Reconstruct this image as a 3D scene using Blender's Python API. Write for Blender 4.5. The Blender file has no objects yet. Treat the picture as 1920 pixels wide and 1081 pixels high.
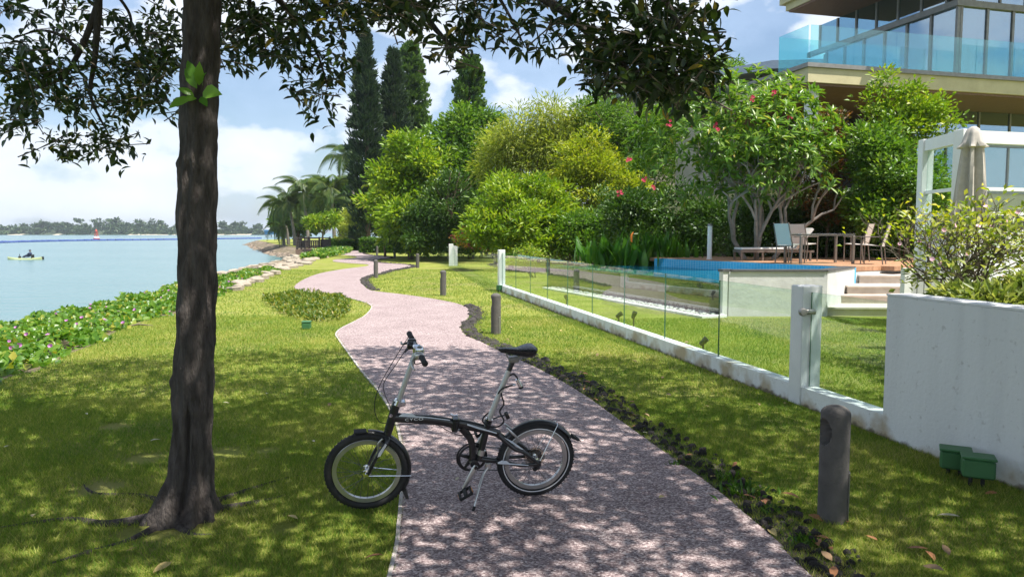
import bpy, math, random
import numpy as np
from mathutils import Vector, Matrix
from mathutils.geometry import tessellate_polygon
random.seed(7); RS = np.random.RandomState(11)
SC = bpy.context.scene; COL = SC.collection
# ---------------------------------------------------------------- camera
FPX, HZ, EYE = 1390.0, 436.0, 1.7           # focal length in photo pixels, horizon row, eye height
PITCH = math.atan((540.5 - HZ) / FPX)
cam = bpy.data.cameras.new('camera'); camo = bpy.data.objects.new('camera', cam); COL.objects.link(camo)
cam.sensor_width = 36; cam.lens = 36 * FPX / 1920; cam.clip_start = .05; cam.clip_end = 9000
camo.location = (0, 0, EYE); camo.rotation_euler = (math.pi / 2 - PITCH, 0, 0)
SC.camera = camo
# ---------------------------------------------------------------- sky, sun, exposure
SUN_EL, SUN_AZ = 64.0, 124.0     # azimuth measured clockwise from +Y (towards +X)
wd = bpy.data.worlds.new('World'); SC.world = wd; wd.use_nodes = True
nt = wd.node_tree; nt.nodes.clear()
def N(t, ty, **kw):
    n = t.nodes.new(ty)
    for k, v in kw.items(): setattr(n, k, v)
    return n
def mth(t, op, a=None, b=None, clamp=False):
    n = N(t, 'ShaderNodeMath', operation=op); n.use_clamp = clamp
    for i, x in enumerate((a, b)):
        if x is None: continue
        if isinstance(x, (int, float)): n.inputs[i].default_value = x
        else: t.links.new(x, n.inputs[i])
    return n.outputs[0]
def ramp(t, fac, stops, interp='LINEAR'):
    n = N(t, 'ShaderNodeValToRGB'); cr = n.color_ramp; cr.interpolation = interp
    while len(cr.elements) < len(stops): cr.elements.new(.5)
    for e, (p, c) in zip(cr.elements, stops):
        e.position = p; e.color = (c, c, c, 1) if isinstance(c, (int, float)) else (*c, 1)
    t.links.new(fac, n.inputs[0]); return n.outputs[0]
def mixc(t, fac, a, b, bt='MIX'):
    n = N(t, 'ShaderNodeMix', data_type='RGBA', blend_type=bt)
    for i, x in ((0, fac), (6, a), (7, b)):
        if isinstance(x, (int, float)): n.inputs[i].default_value = x
        elif isinstance(x, tuple): n.inputs[i].default_value = (*x, 1)
        else: t.links.new(x, n.inputs[i])
    return n.outputs[2]
out = N(nt, 'ShaderNodeOutputWorld'); bg = N(nt, 'ShaderNodeBackground'); bg.inputs[1].default_value = .09
sky = N(nt, 'ShaderNodeTexSky', sky_type='NISHITA'); sky.sun_disc = False
sky.sun_elevation = math.radians(SUN_EL); sky.sun_rotation = math.radians(SUN_AZ)
sky.air_density = 1.0; sky.dust_density = 1.2; sky.ozone_density = 2.0
tc = N(nt, 'ShaderNodeTexCoord'); mp = N(nt, 'ShaderNodeMapping'); mp.inputs['Scale'].default_value = (1, 1, 1.7)
mp.inputs['Location'].default_value = (.35, .1, .0)
nt.links.new(tc.outputs['Generated'], mp.inputs[0])
n1 = N(nt, 'ShaderNodeTexNoise'); n1.inputs['Scale'].default_value = 3.1; n1.inputs['Detail'].default_value = 10; n1.inputs['Roughness'].default_value = .56
n2 = N(nt, 'ShaderNodeTexNoise'); n2.inputs['Scale'].default_value = 6.5; n2.inputs['Detail'].default_value = 9; n2.inputs['Roughness'].default_value = .5
nt.links.new(mp.outputs[0], n1.inputs[0]); nt.links.new(mp.outputs[0], n2.inputs[0])
veil = ramp(nt, n1.outputs[0], [(.40, .06), (.66, .80)])
cum = ramp(nt, n2.outputs[0], [(.49, 0.0), (.55, .75), (.68, 1.0)])
lp = mixc(nt, veil, sky.outputs[0], (4.2, 5.4, 7.3))
lp = mixc(nt, cum, lp, (6.6, 7.0, 7.6))
nt.links.new(lp, bg.inputs[0]); nt.links.new(bg.outputs[0], out.inputs[0])
sun = bpy.data.lights.new('sun', 'SUN'); sun.energy = 4.9; sun.angle = math.radians(.53); sun.color = (1, .955, .88)
suno = bpy.data.objects.new('sun', sun); COL.objects.link(suno)
el, az = math.radians(SUN_EL), math.radians(SUN_AZ)
SUN = Vector((math.cos(el) * math.sin(az), math.cos(el) * math.cos(az), math.sin(el)))
suno.rotation_euler = SUN.to_track_quat('Z', 'Y').to_euler(); suno.location = (0, -5, 30)
vs = SC.view_settings; vs.view_transform = 'Standard'; vs.look = 'None'; vs.gamma = 1; vs.exposure = .84; vs.use_curve_mapping = False
SC.render.engine = 'CYCLES'
cy = SC.cycles; cy.max_bounces = 7; cy.diffuse_bounces = 3; cy.glossy_bounces = 3; cy.transmission_bounces = 4
cy.transparent_max_bounces = 16; cy.caustics_reflective = False; cy.caustics_refractive = False
cy.use_denoising = True; cy.use_adaptive_sampling = True; cy.adaptive_threshold = .012
# ---------------------------------------------------------------- pixel helpers
cp, sp_ = math.cos(PITCH), math.sin(PITCH)
def ray(u, v):
    a, b = (u - 960) / FPX, (540.5 - v) / FPX
    return Vector((a, cp + b * sp_, -sp_ + b * cp))
def G(u, v, z=0.0):                                   # the point of the level z seen at a pixel
    d = ray(u, v); return Vector((0, 0, EYE)) + d * ((z - EYE) / d.z)
def P(u, v, Y):                                       # the point at depth Y seen at a pixel
    d = ray(u, v); return Vector((0, 0, EYE)) + d * (Y / d.y)
def proj(p):                                          # numpy (n,3) -> u, v, depth
    x, y, z = p[:, 0], p[:, 1], p[:, 2] - EYE
    d = y * cp - z * sp_; up = y * sp_ + z * cp
    d = np.where(np.abs(d) < 1e-3, 1e-3, d)
    return 960 + FPX * x / d, 540.5 - FPX * up / d, d
# ---------------------------------------------------------------- objects
def tag(o, label=None, cat=None, group=None, kind=None):
    if label: o['label'] = label
    if cat: o['category'] = cat
    if group: o['group'] = group
    if kind: o['kind'] = kind
    return o
def empty(name, loc=(0, 0, 0), rz=0, **kw):
    o = bpy.data.objects.new(name, None); COL.objects.link(o); o.location = loc; o.rotation_euler = (0, 0, rz)
    o.empty_display_size = .1
    return tag(o, **kw)
def link(name, me, m=None, parent=None, loc=None, **kw):
    if m is not None and not me.materials: me.materials.append(m)
    o = bpy.data.objects.new(name, me); COL.objects.link(o)
    if parent is not None: o.parent = parent
    if loc is not None: o.location = loc
    return tag(o, **kw)
def copy_tree(o, parent=None):
    c = o.copy(); COL.objects.link(c); c.parent = parent
    for ch in list(o.children): copy_tree(ch, c)
    return c
def tri_mesh(name, V, F, attr=None, smooth=False):    # big numpy meshes, all faces with the same vertex count
    V = np.ascontiguousarray(V, dtype=np.float32); F = np.ascontiguousarray(F, dtype=np.int32); k = F.shape[1]
    me = bpy.data.meshes.new(name)
    me.vertices.add(len(V)); me.vertices.foreach_set('co', V.ravel())
    me.loops.add(F.size); me.loops.foreach_set('vertex_index', F.ravel())
    me.polygons.add(len(F)); me.polygons.foreach_set('loop_start', np.arange(0, F.size, k, dtype=np.int32))
    me.polygons.foreach_set('loop_total', np.full(len(F), k, dtype=np.int32))
    if smooth: me.polygons.foreach_set('use_smooth', np.ones(len(F), dtype=bool))
    me.update(calc_edges=True)
    if attr is not None:
        a = me.attributes.new('v', 'FLOAT', 'POINT'); a.data.foreach_set('value', np.ascontiguousarray(attr, dtype=np.float32))
    return me
class MB:
    """collects shapes, builds one mesh"""
    def __init__(s): s.v = []; s.f = []; s.sm = []
    def add(s, vs, fs, smooth=False):
        n = len(s.v); s.v += [tuple(x) for x in vs]; s.f += [tuple(i + n for i in f) for f in fs]; s.sm += [smooth] * len(fs); return s
    def box(s, a, b, M=None, bev=0.0):
        (x0, y0, z0), (x1, y1, z1) = a, b
        x0, x1 = min(x0, x1), max(x0, x1); y0, y1 = min(y0, y1), max(y0, y1); z0, z1 = min(z0, z1), max(z0, z1)
        if bev:
            e = min(bev, (x1 - x0) * .45, (y1 - y0) * .45, (z1 - z0) * .45)
            vs = []
            for sx in (0, 1):
                for sy in (0, 1):
                    for sz in (0, 1):
                        X, Y, Z = (x0, x1)[sx], (y0, y1)[sy], (z0, z1)[sz]
                        ix, iy, iz = (e, -e)[sx], (e, -e)[sy], (e, -e)[sz]
                        vs += [(X, Y + iy, Z + iz), (X + ix, Y, Z + iz), (X + ix, Y + iy, Z)]
            def ix_(sx, sy, sz, k): return (sx * 4 + sy * 2 + sz) * 3 + k
            fs = []
            for sx in (0, 1):
                q = [ix_(sx, 0, 0, 0), ix_(sx, 1, 0, 0), ix_(sx, 1, 1, 0), ix_(sx, 0, 1, 0)]; fs.append(q if sx else q[::-1])
            for sy in (0, 1):
                q = [ix_(0, sy, 0, 1), ix_(1, sy, 0, 1), ix_(1, sy, 1, 1), ix_(0, sy, 1, 1)]; fs.append(q[::-1] if sy else q)
            for sz in (0, 1):
                q = [ix_(0, 0, sz, 2), ix_(1, 0, sz, 2), ix_(1, 1, sz, 2), ix_(0, 1, sz, 2)]; fs.append(q if sz else q[::-1])
            for sy in (0, 1):
                for sz in (0, 1): fs.append([ix_(0, sy, sz, 1), ix_(1, sy, sz, 1), ix_(1, sy, sz, 2), ix_(0, sy, sz, 2)])
            for sx in (0, 1):
                for sz in (0, 1): fs.append([ix_(sx, 0, sz, 0), ix_(sx, 1, sz, 0), ix_(sx, 1, sz, 2), ix_(sx, 0, sz, 2)])
            for sx in (0, 1):
                for sy in (0, 1): fs.append([ix_(sx, sy, 0, 0), ix_(sx, sy, 1, 0), ix_(sx, sy, 1, 1), ix_(sx, sy, 0, 1)])
            for k in range(8): fs.append([k * 3, k * 3 + 1, k * 3 + 2])
        else:
            vs = [(x, y, z) for x in (x0, x1) for y in (y0, y1) for z in (z0, z1)]
            fs = [(0, 1, 3, 2), (4, 6, 7, 5), (0, 4, 5, 1), (2, 3, 7, 6), (0, 2, 6, 4), (1, 5, 7, 3)]
        if M is not None: vs = [M @ Vector(x) for x in vs]
        return s.add(vs, fs)
    def tube(s, pts, r, n=8, cap=True, flat=None):
        pts = [Vector(p) for p in pts]; m = len(pts)
        rs = r if isinstance(r, (list, tuple)) else [r] * m
        vs = []; prev = None
        for i, p in enumerate(pts):
            t = (pts[min(i + 1, m - 1)] - pts[max(i - 1, 0)])
            t = t.normalized() if t.length > 1e-9 else Vector((0, 0, 1))
            if prev is None:
                a = Vector((0, 1, 0)) if abs(t.y) < .8 else Vector((1, 0, 0))
                x = (a - t * a.dot(t)).normalized()
            else:
                x = prev - t * prev.dot(t); x = x.normalized() if x.length > 1e-6 else t.orthogonal().normalized()
            prev = x; y = t.cross(x)
            fx, fy = (1, 1) if flat is None else flat
            for k in range(n):
                a = 2 * math.pi * k / n; vs.append(p + x * (math.cos(a) * rs[i] * fx) + y * (math.sin(a) * rs[i] * fy))
        fs = [(i * n + k, i * n + (k + 1) % n, (i + 1) * n + (k + 1) % n, (i + 1) * n + k) for i in range(m - 1) for k in range(n)]
        if cap: fs += [tuple(range(n))[::-1], tuple((m - 1) * n + k for k in range(n))]
        return s.add(vs, fs, True)
    def lathe(s, prof, n=24, M=None, axis='z'):
        vs = []; 
        for r, z in prof:
            for k in range(n):
                a = 2 * math.pi * k / n; c, d = math.cos(a) * r, math.sin(a) * r
                vs.append((c, d, z) if axis == 'z' else (c, z, d))
        m = len(prof)
        fs = [(i * n + k, i * n + (k + 1) % n, (i + 1) * n + (k + 1) % n, (i + 1) * n + k) for i in range(m - 1) for k in range(n)]
        fs += [tuple(range(n))[::-1], tuple((m - 1) * n + k for k in range(n))]
        if M is not None: vs = [M @ Vector(x) for x in vs]
        return s.add(vs, fs, True)
    def torus(s, R, r, n=48, m=10, c=(0, 0, 0), fz=1.0, arc=None):   # ring in the local xz plane round y
        vs = []; a0, a1 = arc if arc else (0, 2 * math.pi); nn = n + 1 if arc else n
        for i in range(nn):
            a = a0 + (a1 - a0) * i / n
            for k in range(m):
                b = 2 * math.pi * k / m; rr = R + r * math.cos(b)
                vs.append((c[0] + rr * math.cos(a), c[1] + r * fz * math.sin(b), c[2] + rr * math.sin(a)))
        fs = [(i * m + k, i * m + (k + 1) % m, ((i + 1) % nn) * m + (k + 1) % m, ((i + 1) % nn) * m + k) for i in range(n) for k in range(m)]
        return s.add(vs, fs, True)
    def prism(s, poly, y0, y1, M=None):                    # outline in xz, extruded along y
        n = len(poly); vs = [(x, y0, z) for x, z in poly] + [(x, y1, z) for x, z in poly]
        tris = tessellate_polygon([[Vector((x, z, 0)) for x, z in poly]])
        fs = [tuple(t) for t in tris] + [tuple(i + n for i in t)[::-1] for t in tris] + [(i, (i + 1) % n, n + (i + 1) % n, n + i) for i in range(n)]
        if M is not None: vs = [M @ Vector(x) for x in vs]
        return s.add(vs, fs)
    def mesh(s, name):
        me = bpy.data.meshes.new(name); me.from_pydata(s.v, [], s.f); me.update()
        me.polygons.foreach_set('use_smooth', np.array(s.sm, dtype=bool)); 
        import bmesh
        b = bmesh.new(); b.from_mesh(me); bmesh.ops.recalc_face_normals(b, faces=b.faces); b.to_mesh(me); b.free()
        if any(s.sm): me.set_sharp_from_angle(angle=math.radians(50))
        return me
    def build(s, name, m, parent=None, loc=None, **kw): return link(name, s.mesh(name), m, parent, loc, **kw)
def catmull(pts, n=6, closed=False):
    pts = [Vector(p) for p in pts]; o = []; L = len(pts)
    for i in range(L if closed else L - 1):
        p0, p1, p2, p3 = [pts[(i + k) % L] if closed else pts[min(max(i + k, 0), L - 1)] for k in (-1, 0, 1, 2)]
        for j in range(n):
            t = j / n
            o.append(.5 * ((2 * p1) + (p2 - p0) * t + (2 * p0 - 5 * p1 + 4 * p2 - p3) * t * t + (3 * p1 - p0 - 3 * p2 + p3) * t ** 3))
    if not closed: o.append(pts[-1])
    return o
def inside(px, py, poly):
    c = np.zeros(len(px), dtype=bool); n = len(poly)
    for i in range(n):
        x0, y0 = poly[i]; x1, y1 = poly[(i + 1) % n]
        if y0 == y1: continue
        k = ((y0 > py) != (y1 > py)) & (px < (x1 - x0) * (py - y0) / (y1 - y0) + x0); c ^= k
    return c
# ---------------------------------------------------------------- materials
MATS = {}
def mat(name, c1, c2=None, scale=6.0, rough=.6, bump=0.0, bscale=None, metal=0.0, spec=.5, coat=0.0, lo=.35, hi=.65, detail=6, c3=None, s3=1.0, lo3=.5, hi3=.62, coords='obj', stretch=None):
    m = bpy.data.materials.new(name); m.use_nodes = True; t = m.node_tree; p = t.nodes['Principled BSDF']
    p.inputs['Roughness'].default_value = rough; p.inputs['Metallic'].default_value = metal
    p.inputs['Specular IOR Level'].default_value = spec; p.inputs['Coat Weight'].default_value = coat; p.inputs['Coat Roughness'].default_value = .08
    if coords == 'obj': vec = N(t, 'ShaderNodeTexCoord').outputs['Object']
    else: vec = N(t, 'ShaderNodeNewGeometry').outputs['Position']
    if stretch:
        q = N(t, 'ShaderNodeMapping'); q.inputs['Scale'].default_value = stretch; t.links.new(vec, q.inputs[0]); vec = q.outputs[0]
    def noise(sc, det=detail):
        n = N(t, 'ShaderNodeTexNoise'); n.inputs['Scale'].default_value = sc; n.inputs['Detail'].default_value = det; n.inputs['Roughness'].default_value = .6
        t.links.new(vec, n.inputs[0]); return n.outputs[0]
    if c2 is None: c2 = tuple(x * .8 for x in c1)
    col = ramp(t, noise(scale), [(lo, c1), (hi, c2)])
    if c3: col = mixc(t, ramp(t, noise(s3), [(lo3, 0.), (hi3, 1.)]), col, c3)
    t.links.new(col, p.inputs['Base Color'])
    if bump:
        b = N(t, 'ShaderNodeBump'); b.inputs['Strength'].default_value = 1; b.inputs['Distance'].default_value = bump
        t.links.new(noise(bscale or scale * 4), b.inputs['Height']); t.links.new(b.outputs[0], p.inputs['Normal'])
    MATS[name] = m; return m
def leafmat(name, stops, rough=.42, trans=.33, tcol=None, spec=.4):
    """stops: colours over the per-leaf value v"""
    m = bpy.data.materials.new(name); m.use_nodes = True; t = m.node_tree; p = t.nodes['Principled BSDF']; o = t.nodes['Material Output']
    a = N(t, 'ShaderNodeAttribute'); a.attribute_name = 'v'
    col = ramp(t, a.outputs['Fac'], stops)
    p.inputs['Roughness'].default_value = rough; p.inputs['Specular IOR Level'].default_value = spec
    t.links.new(col, p.inputs['Base Color'])
    tr = N(t, 'ShaderNodeBsdfTranslucent'); t.links.new(mixc(t, 1.0, col, tcol or (1.7, 1.75, .7), 'MULTIPLY'), tr.inputs[0])
    mx = N(t, 'ShaderNodeMixShader'); mx.inputs[0].default_value = trans
    t.links.new(p.outputs[0], mx.inputs[1]); t.links.new(tr.outputs[0], mx.inputs[2]); t.links.new(mx.outputs[0], o.inputs[0])
    return m
def glassmat(name, tint, refl=0.0, rcol=(1, 1, 1), ior=1.5, rough=0.0):
    m = bpy.data.materials.new(name); m.use_nodes = True; t = m.node_tree; o = t.nodes['Material Output']; t.nodes.remove(t.nodes['Principled BSDF'])
    tp = N(t, 'ShaderNodeBsdfTransparent'); tp.inputs[0].default_value = (*tint, 1)
    g = N(t, 'ShaderNodeBsdfGlossy'); g.inputs['Roughness'].default_value = rough; g.inputs[0].default_value = (*rcol, 1)
    ge = N(t, 'ShaderNodeNewGeometry'); dt = N(t, 'ShaderNodeVectorMath', operation='DOT_PRODUCT'); t.links.new(ge.outputs['Normal'], dt.inputs[0]); t.links.new(ge.outputs['Incoming'], dt.inputs[1])
    r0 = ((ior - 1) / (ior + 1)) ** 2                 # Schlick's reflectance, alike on both faces of the pane
    fac = mth(t, 'ADD', mth(t, 'MULTIPLY', mth(t, 'POWER', mth(t, 'SUBTRACT', 1.0, mth(t, 'ABSOLUTE', dt.outputs['Value']), True), 5.0), 1 - r0), r0, True)
    if refl: fac = mth(t, 'MAXIMUM', fac, refl)
    mx = N(t, 'ShaderNodeMixShader'); t.links.new(fac, mx.inputs[0]); t.links.new(tp.outputs[0], mx.inputs[1]); t.links.new(g.outputs[0], mx.inputs[2])
    t.links.new(mx.outputs[0], o.inputs[0]); return m
# ---------------------------------------------------------------- foliage
def nrm(a): return a / np.maximum(np.linalg.norm(a, axis=1, keepdims=True), 1e-9)
def leaf_arrays(pos, d, nr, L, W, fold=.25, fine=False, val=None):
    """leaves rooted at pos along d with face normal about nr; returns V, F, attr"""
    n = len(pos); d = nrm(d); s = nrm(np.cross(d, nr)); up = np.cross(s, d)
    L = np.broadcast_to(L, n)[:, None]; W = np.broadcast_to(W, n)[:, None]
    if val is None: val = RS.rand(n)
    if not fine:
        b = pos; tip = pos + d * L - up * (L * .12); m = pos + d * (L * .48)
        l = m + s * (W * .5) + up * (W * fold); r = m - s * (W * .5) + up * (W * fold)
        V = np.stack([b, l, tip, r], 1).reshape(-1, 3)
        i = np.arange(n)[:, None] * 4
        F = np.concatenate([i + [0, 1, 2], i + [0, 2, 3]], 1).reshape(-1, 3)
        return V, F, np.repeat(val, 4)
    k = []
    for t, w, dz in ((0, .06, 0), (.25, .8, .02), (.5, 1, .0), (.78, .62, -.06), (1, .03, -.17)):
        c = pos + d * (L * t) + up * (L * dz)
        k += [c + s * (W * w * .5) + up * (W * w * fold), c, c - s * (W * w * .5) + up * (W * w * fold)]
    V = np.stack(k, 1).reshape(-1, 3); i = np.arange(n)[:, None] * 15; F = []
    for q in range(4):
        a = q * 3
        F += [i + [a, a + 1, a + 4], i + [a, a + 4, a + 3], i + [a + 1, a + 2, a + 5], i + [a + 1, a + 5, a + 4]]
    return V, np.concatenate(F, 1).reshape(-1, 3), np.repeat(val, 15)
def lobe(u, v, ru, rv, Y, rd=None):
    c = P(u, v, Y); k = Y / FPX; return (c, (ru * k, (rd if rd else (ru + rv) / 2 * k), rv * k))
def clumps(lobes, n, shell=.62, zmin=None):
    w = np.array([(r[0] * r[2]) ** .9 for c, r in lobes]); w /= w.sum()
    k = RS.choice(len(lobes), n, p=w); d = nrm(RS.normal(size=(n, 3)))
    rr = (shell + (1.04 - shell) * RS.rand(n) ** .7)[:, None]
    c = np.array([tuple(l[0]) for l in lobes])[k]; r = np.array([l[1] for l in lobes])[k]
    p = c + d * r * rr
    if zmin is not None: q = p[:, 2] > zmin; return p[q], nrm(d / r)[q]
    return p, nrm(d / r)
def sublobes(lobes, k):
    o = []
    for c, r in lobes:
        o.append((c, tuple(x * .74 for x in r)))
        for _ in range(k):
            d = Vector((random.gauss(0, 1), random.gauss(0, 1), random.gauss(.15, 1))).normalized(); f = random.uniform(.62, .95); s = random.uniform(.22, .46)
            o.append((Vector((c[0] + d.x * r[0] * f, c[1] + d.y * r[1] * f, c[2] + d.z * r[2] * f)), (max(r) * s, max(r) * s, max(r) * s * .8)))
    return o
def foliage_arrays(lobes, n, per, cr, L, W, shell=.62, out=.7, upb=.35, fine=False, zmin=None, flat=.55, jit=.3, sub=9):
    if sub: lobes = sublobes(lobes, sub)
    p, o = clumps(lobes, n, shell, zmin); n = len(p)
    cv = RS.rand(n)
    p = np.repeat(p, per, 0); o = np.repeat(o, per, 0); m = len(p)
    off = nrm(RS.normal(size=(m, 3))) * (RS.rand(m) ** .45)[:, None] * cr; off[:, 2] *= flat
    d = nrm(off / cr * 1.0 + o * out + RS.normal(size=(m, 3)) * .45 + np.array([0, 0, upb]))
    nr = nrm(np.array([0, 0, 1.]) + RS.normal(size=(m, 3)) * .5 + o * .5)
    val = np.clip(np.repeat(cv, per) * .65 + RS.rand(m) * .35, 0, 1)
    return leaf_arrays(p + off, d, nr, L * (1 - jit + 2 * jit * RS.rand(m)), W * (1 - jit + 2 * jit * RS.rand(m)), fine=fine, val=val)
def join_arrays(arrs):
    V, F, A, n = [], [], [], 0
    for v, f, a in arrs: V.append(v); F.append(f + n); A.append(a); n += len(v)
    return np.concatenate(V), np.concatenate(F), np.concatenate(A)
def crown(name, arrs, m, parent, **kw):
    if isinstance(arrs, tuple): arrs = [arrs]
    return link(name, tri_mesh(name, *join_arrays(arrs)), m, parent, **kw)
# ================================================================ materials used all over
M_lawn = mat('lawn_soil', (.18, .215, .035), (.30, .32, .075), scale=1.1, rough=.95, bump=.03, bscale=60, spec=.1, c3=(.25, .22, .09), s3=.55, lo3=.5, hi3=.72, coords='pos')
M_white = mat('white_paint', (.80, .80, .79), (.72, .72, .71), scale=2.2, rough=.6, bump=.002, bscale=40)
M_black = mat('black_paint', (.012, .012, .014), (.016, .016, .018), rough=.32, coat=.4)
M_rubber = mat('black_rubber', (.013, .013, .014), (.02, .02, .02), scale=40, rough=.75)
M_alloy = mat('alloy', (.62, .62, .60), (.55, .55, .54), rough=.33, metal=.9)
M_chrome = mat('chrome', (.75, .76, .78), rough=.14, metal=1)
M_steel = mat('grey_steel', (.3, .29, .27), rough=.4, metal=.6)
M_glass = glassmat('fence_glass', (.875, .95, .92))
M_gedge = mat('glass_edge', (.035, .13, .095), (.05, .16, .12), rough=.15)
M_bark = mat('grey_bark', (.125, .108, .098), (.065, .055, .05), scale=34, rough=.95, bump=.035, bscale=70, spec=.15, c3=(.045, .037, .034), s3=4, lo3=.52, hi3=.7, stretch=(1, 1, .22))
M_bark2 = mat('brown_bark', (.16, .12, .085), (.09, .07, .05), scale=14, rough=.95, bump=.01, spec=.1)
M_twig = mat('twig', (.10, .08, .06), (.16, .13, .1), scale=10, rough=.9)
# ================================================================ land, water, path
coast_px = [(0, 713), (63, 698), (132, 663), (189, 641), (220, 621), (283, 599), (327, 588), (406, 556), (440, 541), (472, 528), (516, 510), (560, 496), (600, 483), (640, 472.5)]
coast = [Vector((-3.2, -25, 0)), Vector((-4.2, -6, 0)), Vector((-5.0, 3, 0))] + [G(*p) for p in coast_px] + [Vector(p) for p in ((-17.5, 72, 0), (-25.4, 87.5, 0), (-46, 139, 0), (-60, 190, 0), (-40, 280, 0), (120, 420, 0))]
coast = catmull(coast, 4)
def seaward(i):
    a, b = coast[max(i - 1, 0)], coast[min(i + 1, len(coast) - 1)]; t = (b - a).normalized(); return Vector((-t.y, t.x, 0))
WZ = -.9
poly = coast + [Vector((300, 420, 0)), Vector((300, -25, 0))]
mb = MB(); mb.add(poly, [tuple(t) for t in tessellate_polygon([poly])])
lawn = mb.build('lawn', M_lawn, kind='structure')
if lawn.data.polygons[0].normal.z < 0: lawn.data.flip_normals()
M_bank = mat('bank_soil', (.20, .15, .09), (.12, .10, .06), scale=3, rough=.95, bump=.03)
mb = MB(); n = len(coast); rows = [[], [], []]
for i, c in enumerate(coast):
    s = seaward(i); w = 1.15 if c.y < 34 else 1.4 if c.y < 72 else .75
    rows[0].append(c.copy()); rows[1].append(c + s * 2.4 * w + Vector((0, 0, -.30 if c.y < 72 else -.5))); rows[2].append(c + s * 5.5 * w + Vector((0, 0, -2.2)))
mb.add(rows[0] + rows[1] + rows[2], [(k * n + i, k * n + i + 1, (k + 1) * n + i + 1, (k + 1) * n + i) for k in (0, 1) for i in range(n - 1)], True)
mb.build('shore_bank', M_bank, kind='structure')
# sea
m = bpy.data.materials.new('sea_water'); m.use_nodes = True; t = m.node_tree; p = t.nodes['Principled BSDF']
gp = N(t, 'ShaderNodeNewGeometry').outputs['Position']
q = N(t, 'ShaderNodeMapping'); q.inputs['Scale'].default_value = (.35, 1, 1); t.links.new(gp, q.inputs[0])
w1 = N(t, 'ShaderNodeTexNoise'); w1.inputs['Scale'].default_value = 1.3; w1.inputs['Detail'].default_value = 6; t.links.new(q.outputs[0], w1.inputs[0])
w2 = N(t, 'ShaderNodeTexNoise'); w2.inputs['Scale'].default_value = .03; w2.inputs['Detail'].default_value = 4; t.links.new(q.outputs[0], w2.inputs[0])
t.links.new(ramp(t, w2.outputs[0], [(.35, (.095, .185, .19)), (.65, (.125, .215, .22))]), p.inputs['Base Color'])
b = N(t, 'ShaderNodeBump'); b.inputs['Distance'].default_value = .16; t.links.new(w1.outputs[0], b.inputs['Height']); t.links.new(b.outputs[0], p.inputs['Normal'])
p.inputs['Roughness'].default_value = .22; p.inputs['IOR'].default_value = 1.33
mb = MB(); mb.add([(-3000, -200, WZ), (3000, -200, WZ), (3000, 3500, WZ), (-3000, 3500, WZ)], [(0, 1, 2, 3)]); mb.build('sea', m, kind='structure')
# path
L_px = [(751, 985), (754, 950), (757, 905), (757, 860), (752, 820), (742, 787), (731, 765), (717, 742), (702, 722), (680, 697), (654, 662), (636, 637), (631, 627), (640, 617), (663, 605), (686, 592), (698, 577), (693, 571), (678, 565), (652, 559.4), (595, 551), (566, 546), (552, 539), (563, 528), (589, 516), (618, 509), (652, 503.5), (678, 500.6), (691, 497.8), (686, 495.5), (658, 493.5), (629, 491), (624, 488.6), (632, 486.3), (658, 484.3), (670, 482), (663, 479.7), (641, 477.7), (632, 474.8), (641, 472.5), (661, 470), (669, 467)]
R_px = [(1465, 1025), (1404, 972), (1331, 911), (1237, 844), (1140, 774), (1098, 744), (1042, 710), (987, 682), (931, 657), (900, 641), (876, 631), (864, 617), (866, 609), (877, 598), (880, 588), (876, 578), (861, 571), (836, 565), (795, 558), (752, 552), (709, 547), (692, 543.6), (681, 535), (676, 528), (679, 522), (695, 516.4), (709, 513.5), (738, 506), (767, 501), (770, 498.6), (758, 495.8), (732, 494.3), (709, 492.6), (694, 489.7), (691, 488.6), (709, 486.6), (729, 484.3), (732, 482.6), (721, 480.6), (698, 479), (684, 476.8), (679, 474), (678, 467.6)]
Lg = [Vector((-.42, -6, 0)), Vector((-.50, 1.0, 0)), G(735, 1081)] + [G(*p) for p in L_px]
Rg = [Vector((2.2, -6, 0)), Vector((1.75, 1.0, 0)), G(1518, 1081)] + [G(*p) for p in R_px]
Lg = catmull(Lg, 5); Rg = catmull(Rg, 5)
pathpoly = Lg + Rg[::-1]
PATH2D = [(p.x, p.y) for p in pathpoly]
m = bpy.data.materials.new('pink_pebble_wash'); m.use_nodes = True; t = m.node_tree; p = t.nodes['Principled BSDF']
gp = N(t, 'ShaderNodeNewGeometry').outputs['Position']
vo = N(t, 'ShaderNodeTexVoronoi'); vo.inputs['Scale'].default_value = 95; t.links.new(gp, vo.inputs[0])
sep = N(t, 'ShaderNodeSeparateColor'); t.links.new(vo.outputs['Color'], sep.inputs[0])
c = ramp(t, sep.outputs[0], [(0, (.125, .09, .092)), (.3, (.23, .175, .175)), (.62, (.345, .275, .268)), (.86, (.47, .395, .38)), (1, (.62, .54, .52))])
big = N(t, 'ShaderNodeTexNoise'); big.inputs['Scale'].default_value = 1.4; big.inputs['Detail'].default_value = 8; t.links.new(gp, big.inputs[0])
c = mixc(t, 1.0, c, ramp(t, big.outputs[0], [(.3, (.86, .82, .83)), (.7, (1.08, 1.06, 1.06))]), 'MULTIPLY')
t.links.new(c, p.inputs['Base Color']); p.inputs['Roughness'].default_value = .85; p.inputs['Specular IOR Level'].default_value = .3
b = N(t, 'ShaderNodeBump'); b.inputs['Distance'].default_value = .004; t.links.new(vo.outputs['Distance'], b.inputs['Height']); b.invert = True; t.links.new(b.outputs[0], p.inputs['Normal'])
M_path = m
top = [Vector((p.x, p.y, .016)) for p in pathpoly]; n = len(top)
mb = MB(); mb.add(top, [tuple(x) for x in tessellate_polygon([top])])
mb.add(top + [Vector((p.x, p.y, -.05)) for p in top], [(i, (i + 1) % n, n + (i + 1) % n, n + i) for i in range(n)])
path = mb.build('path', M_path, kind='structure')
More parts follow.
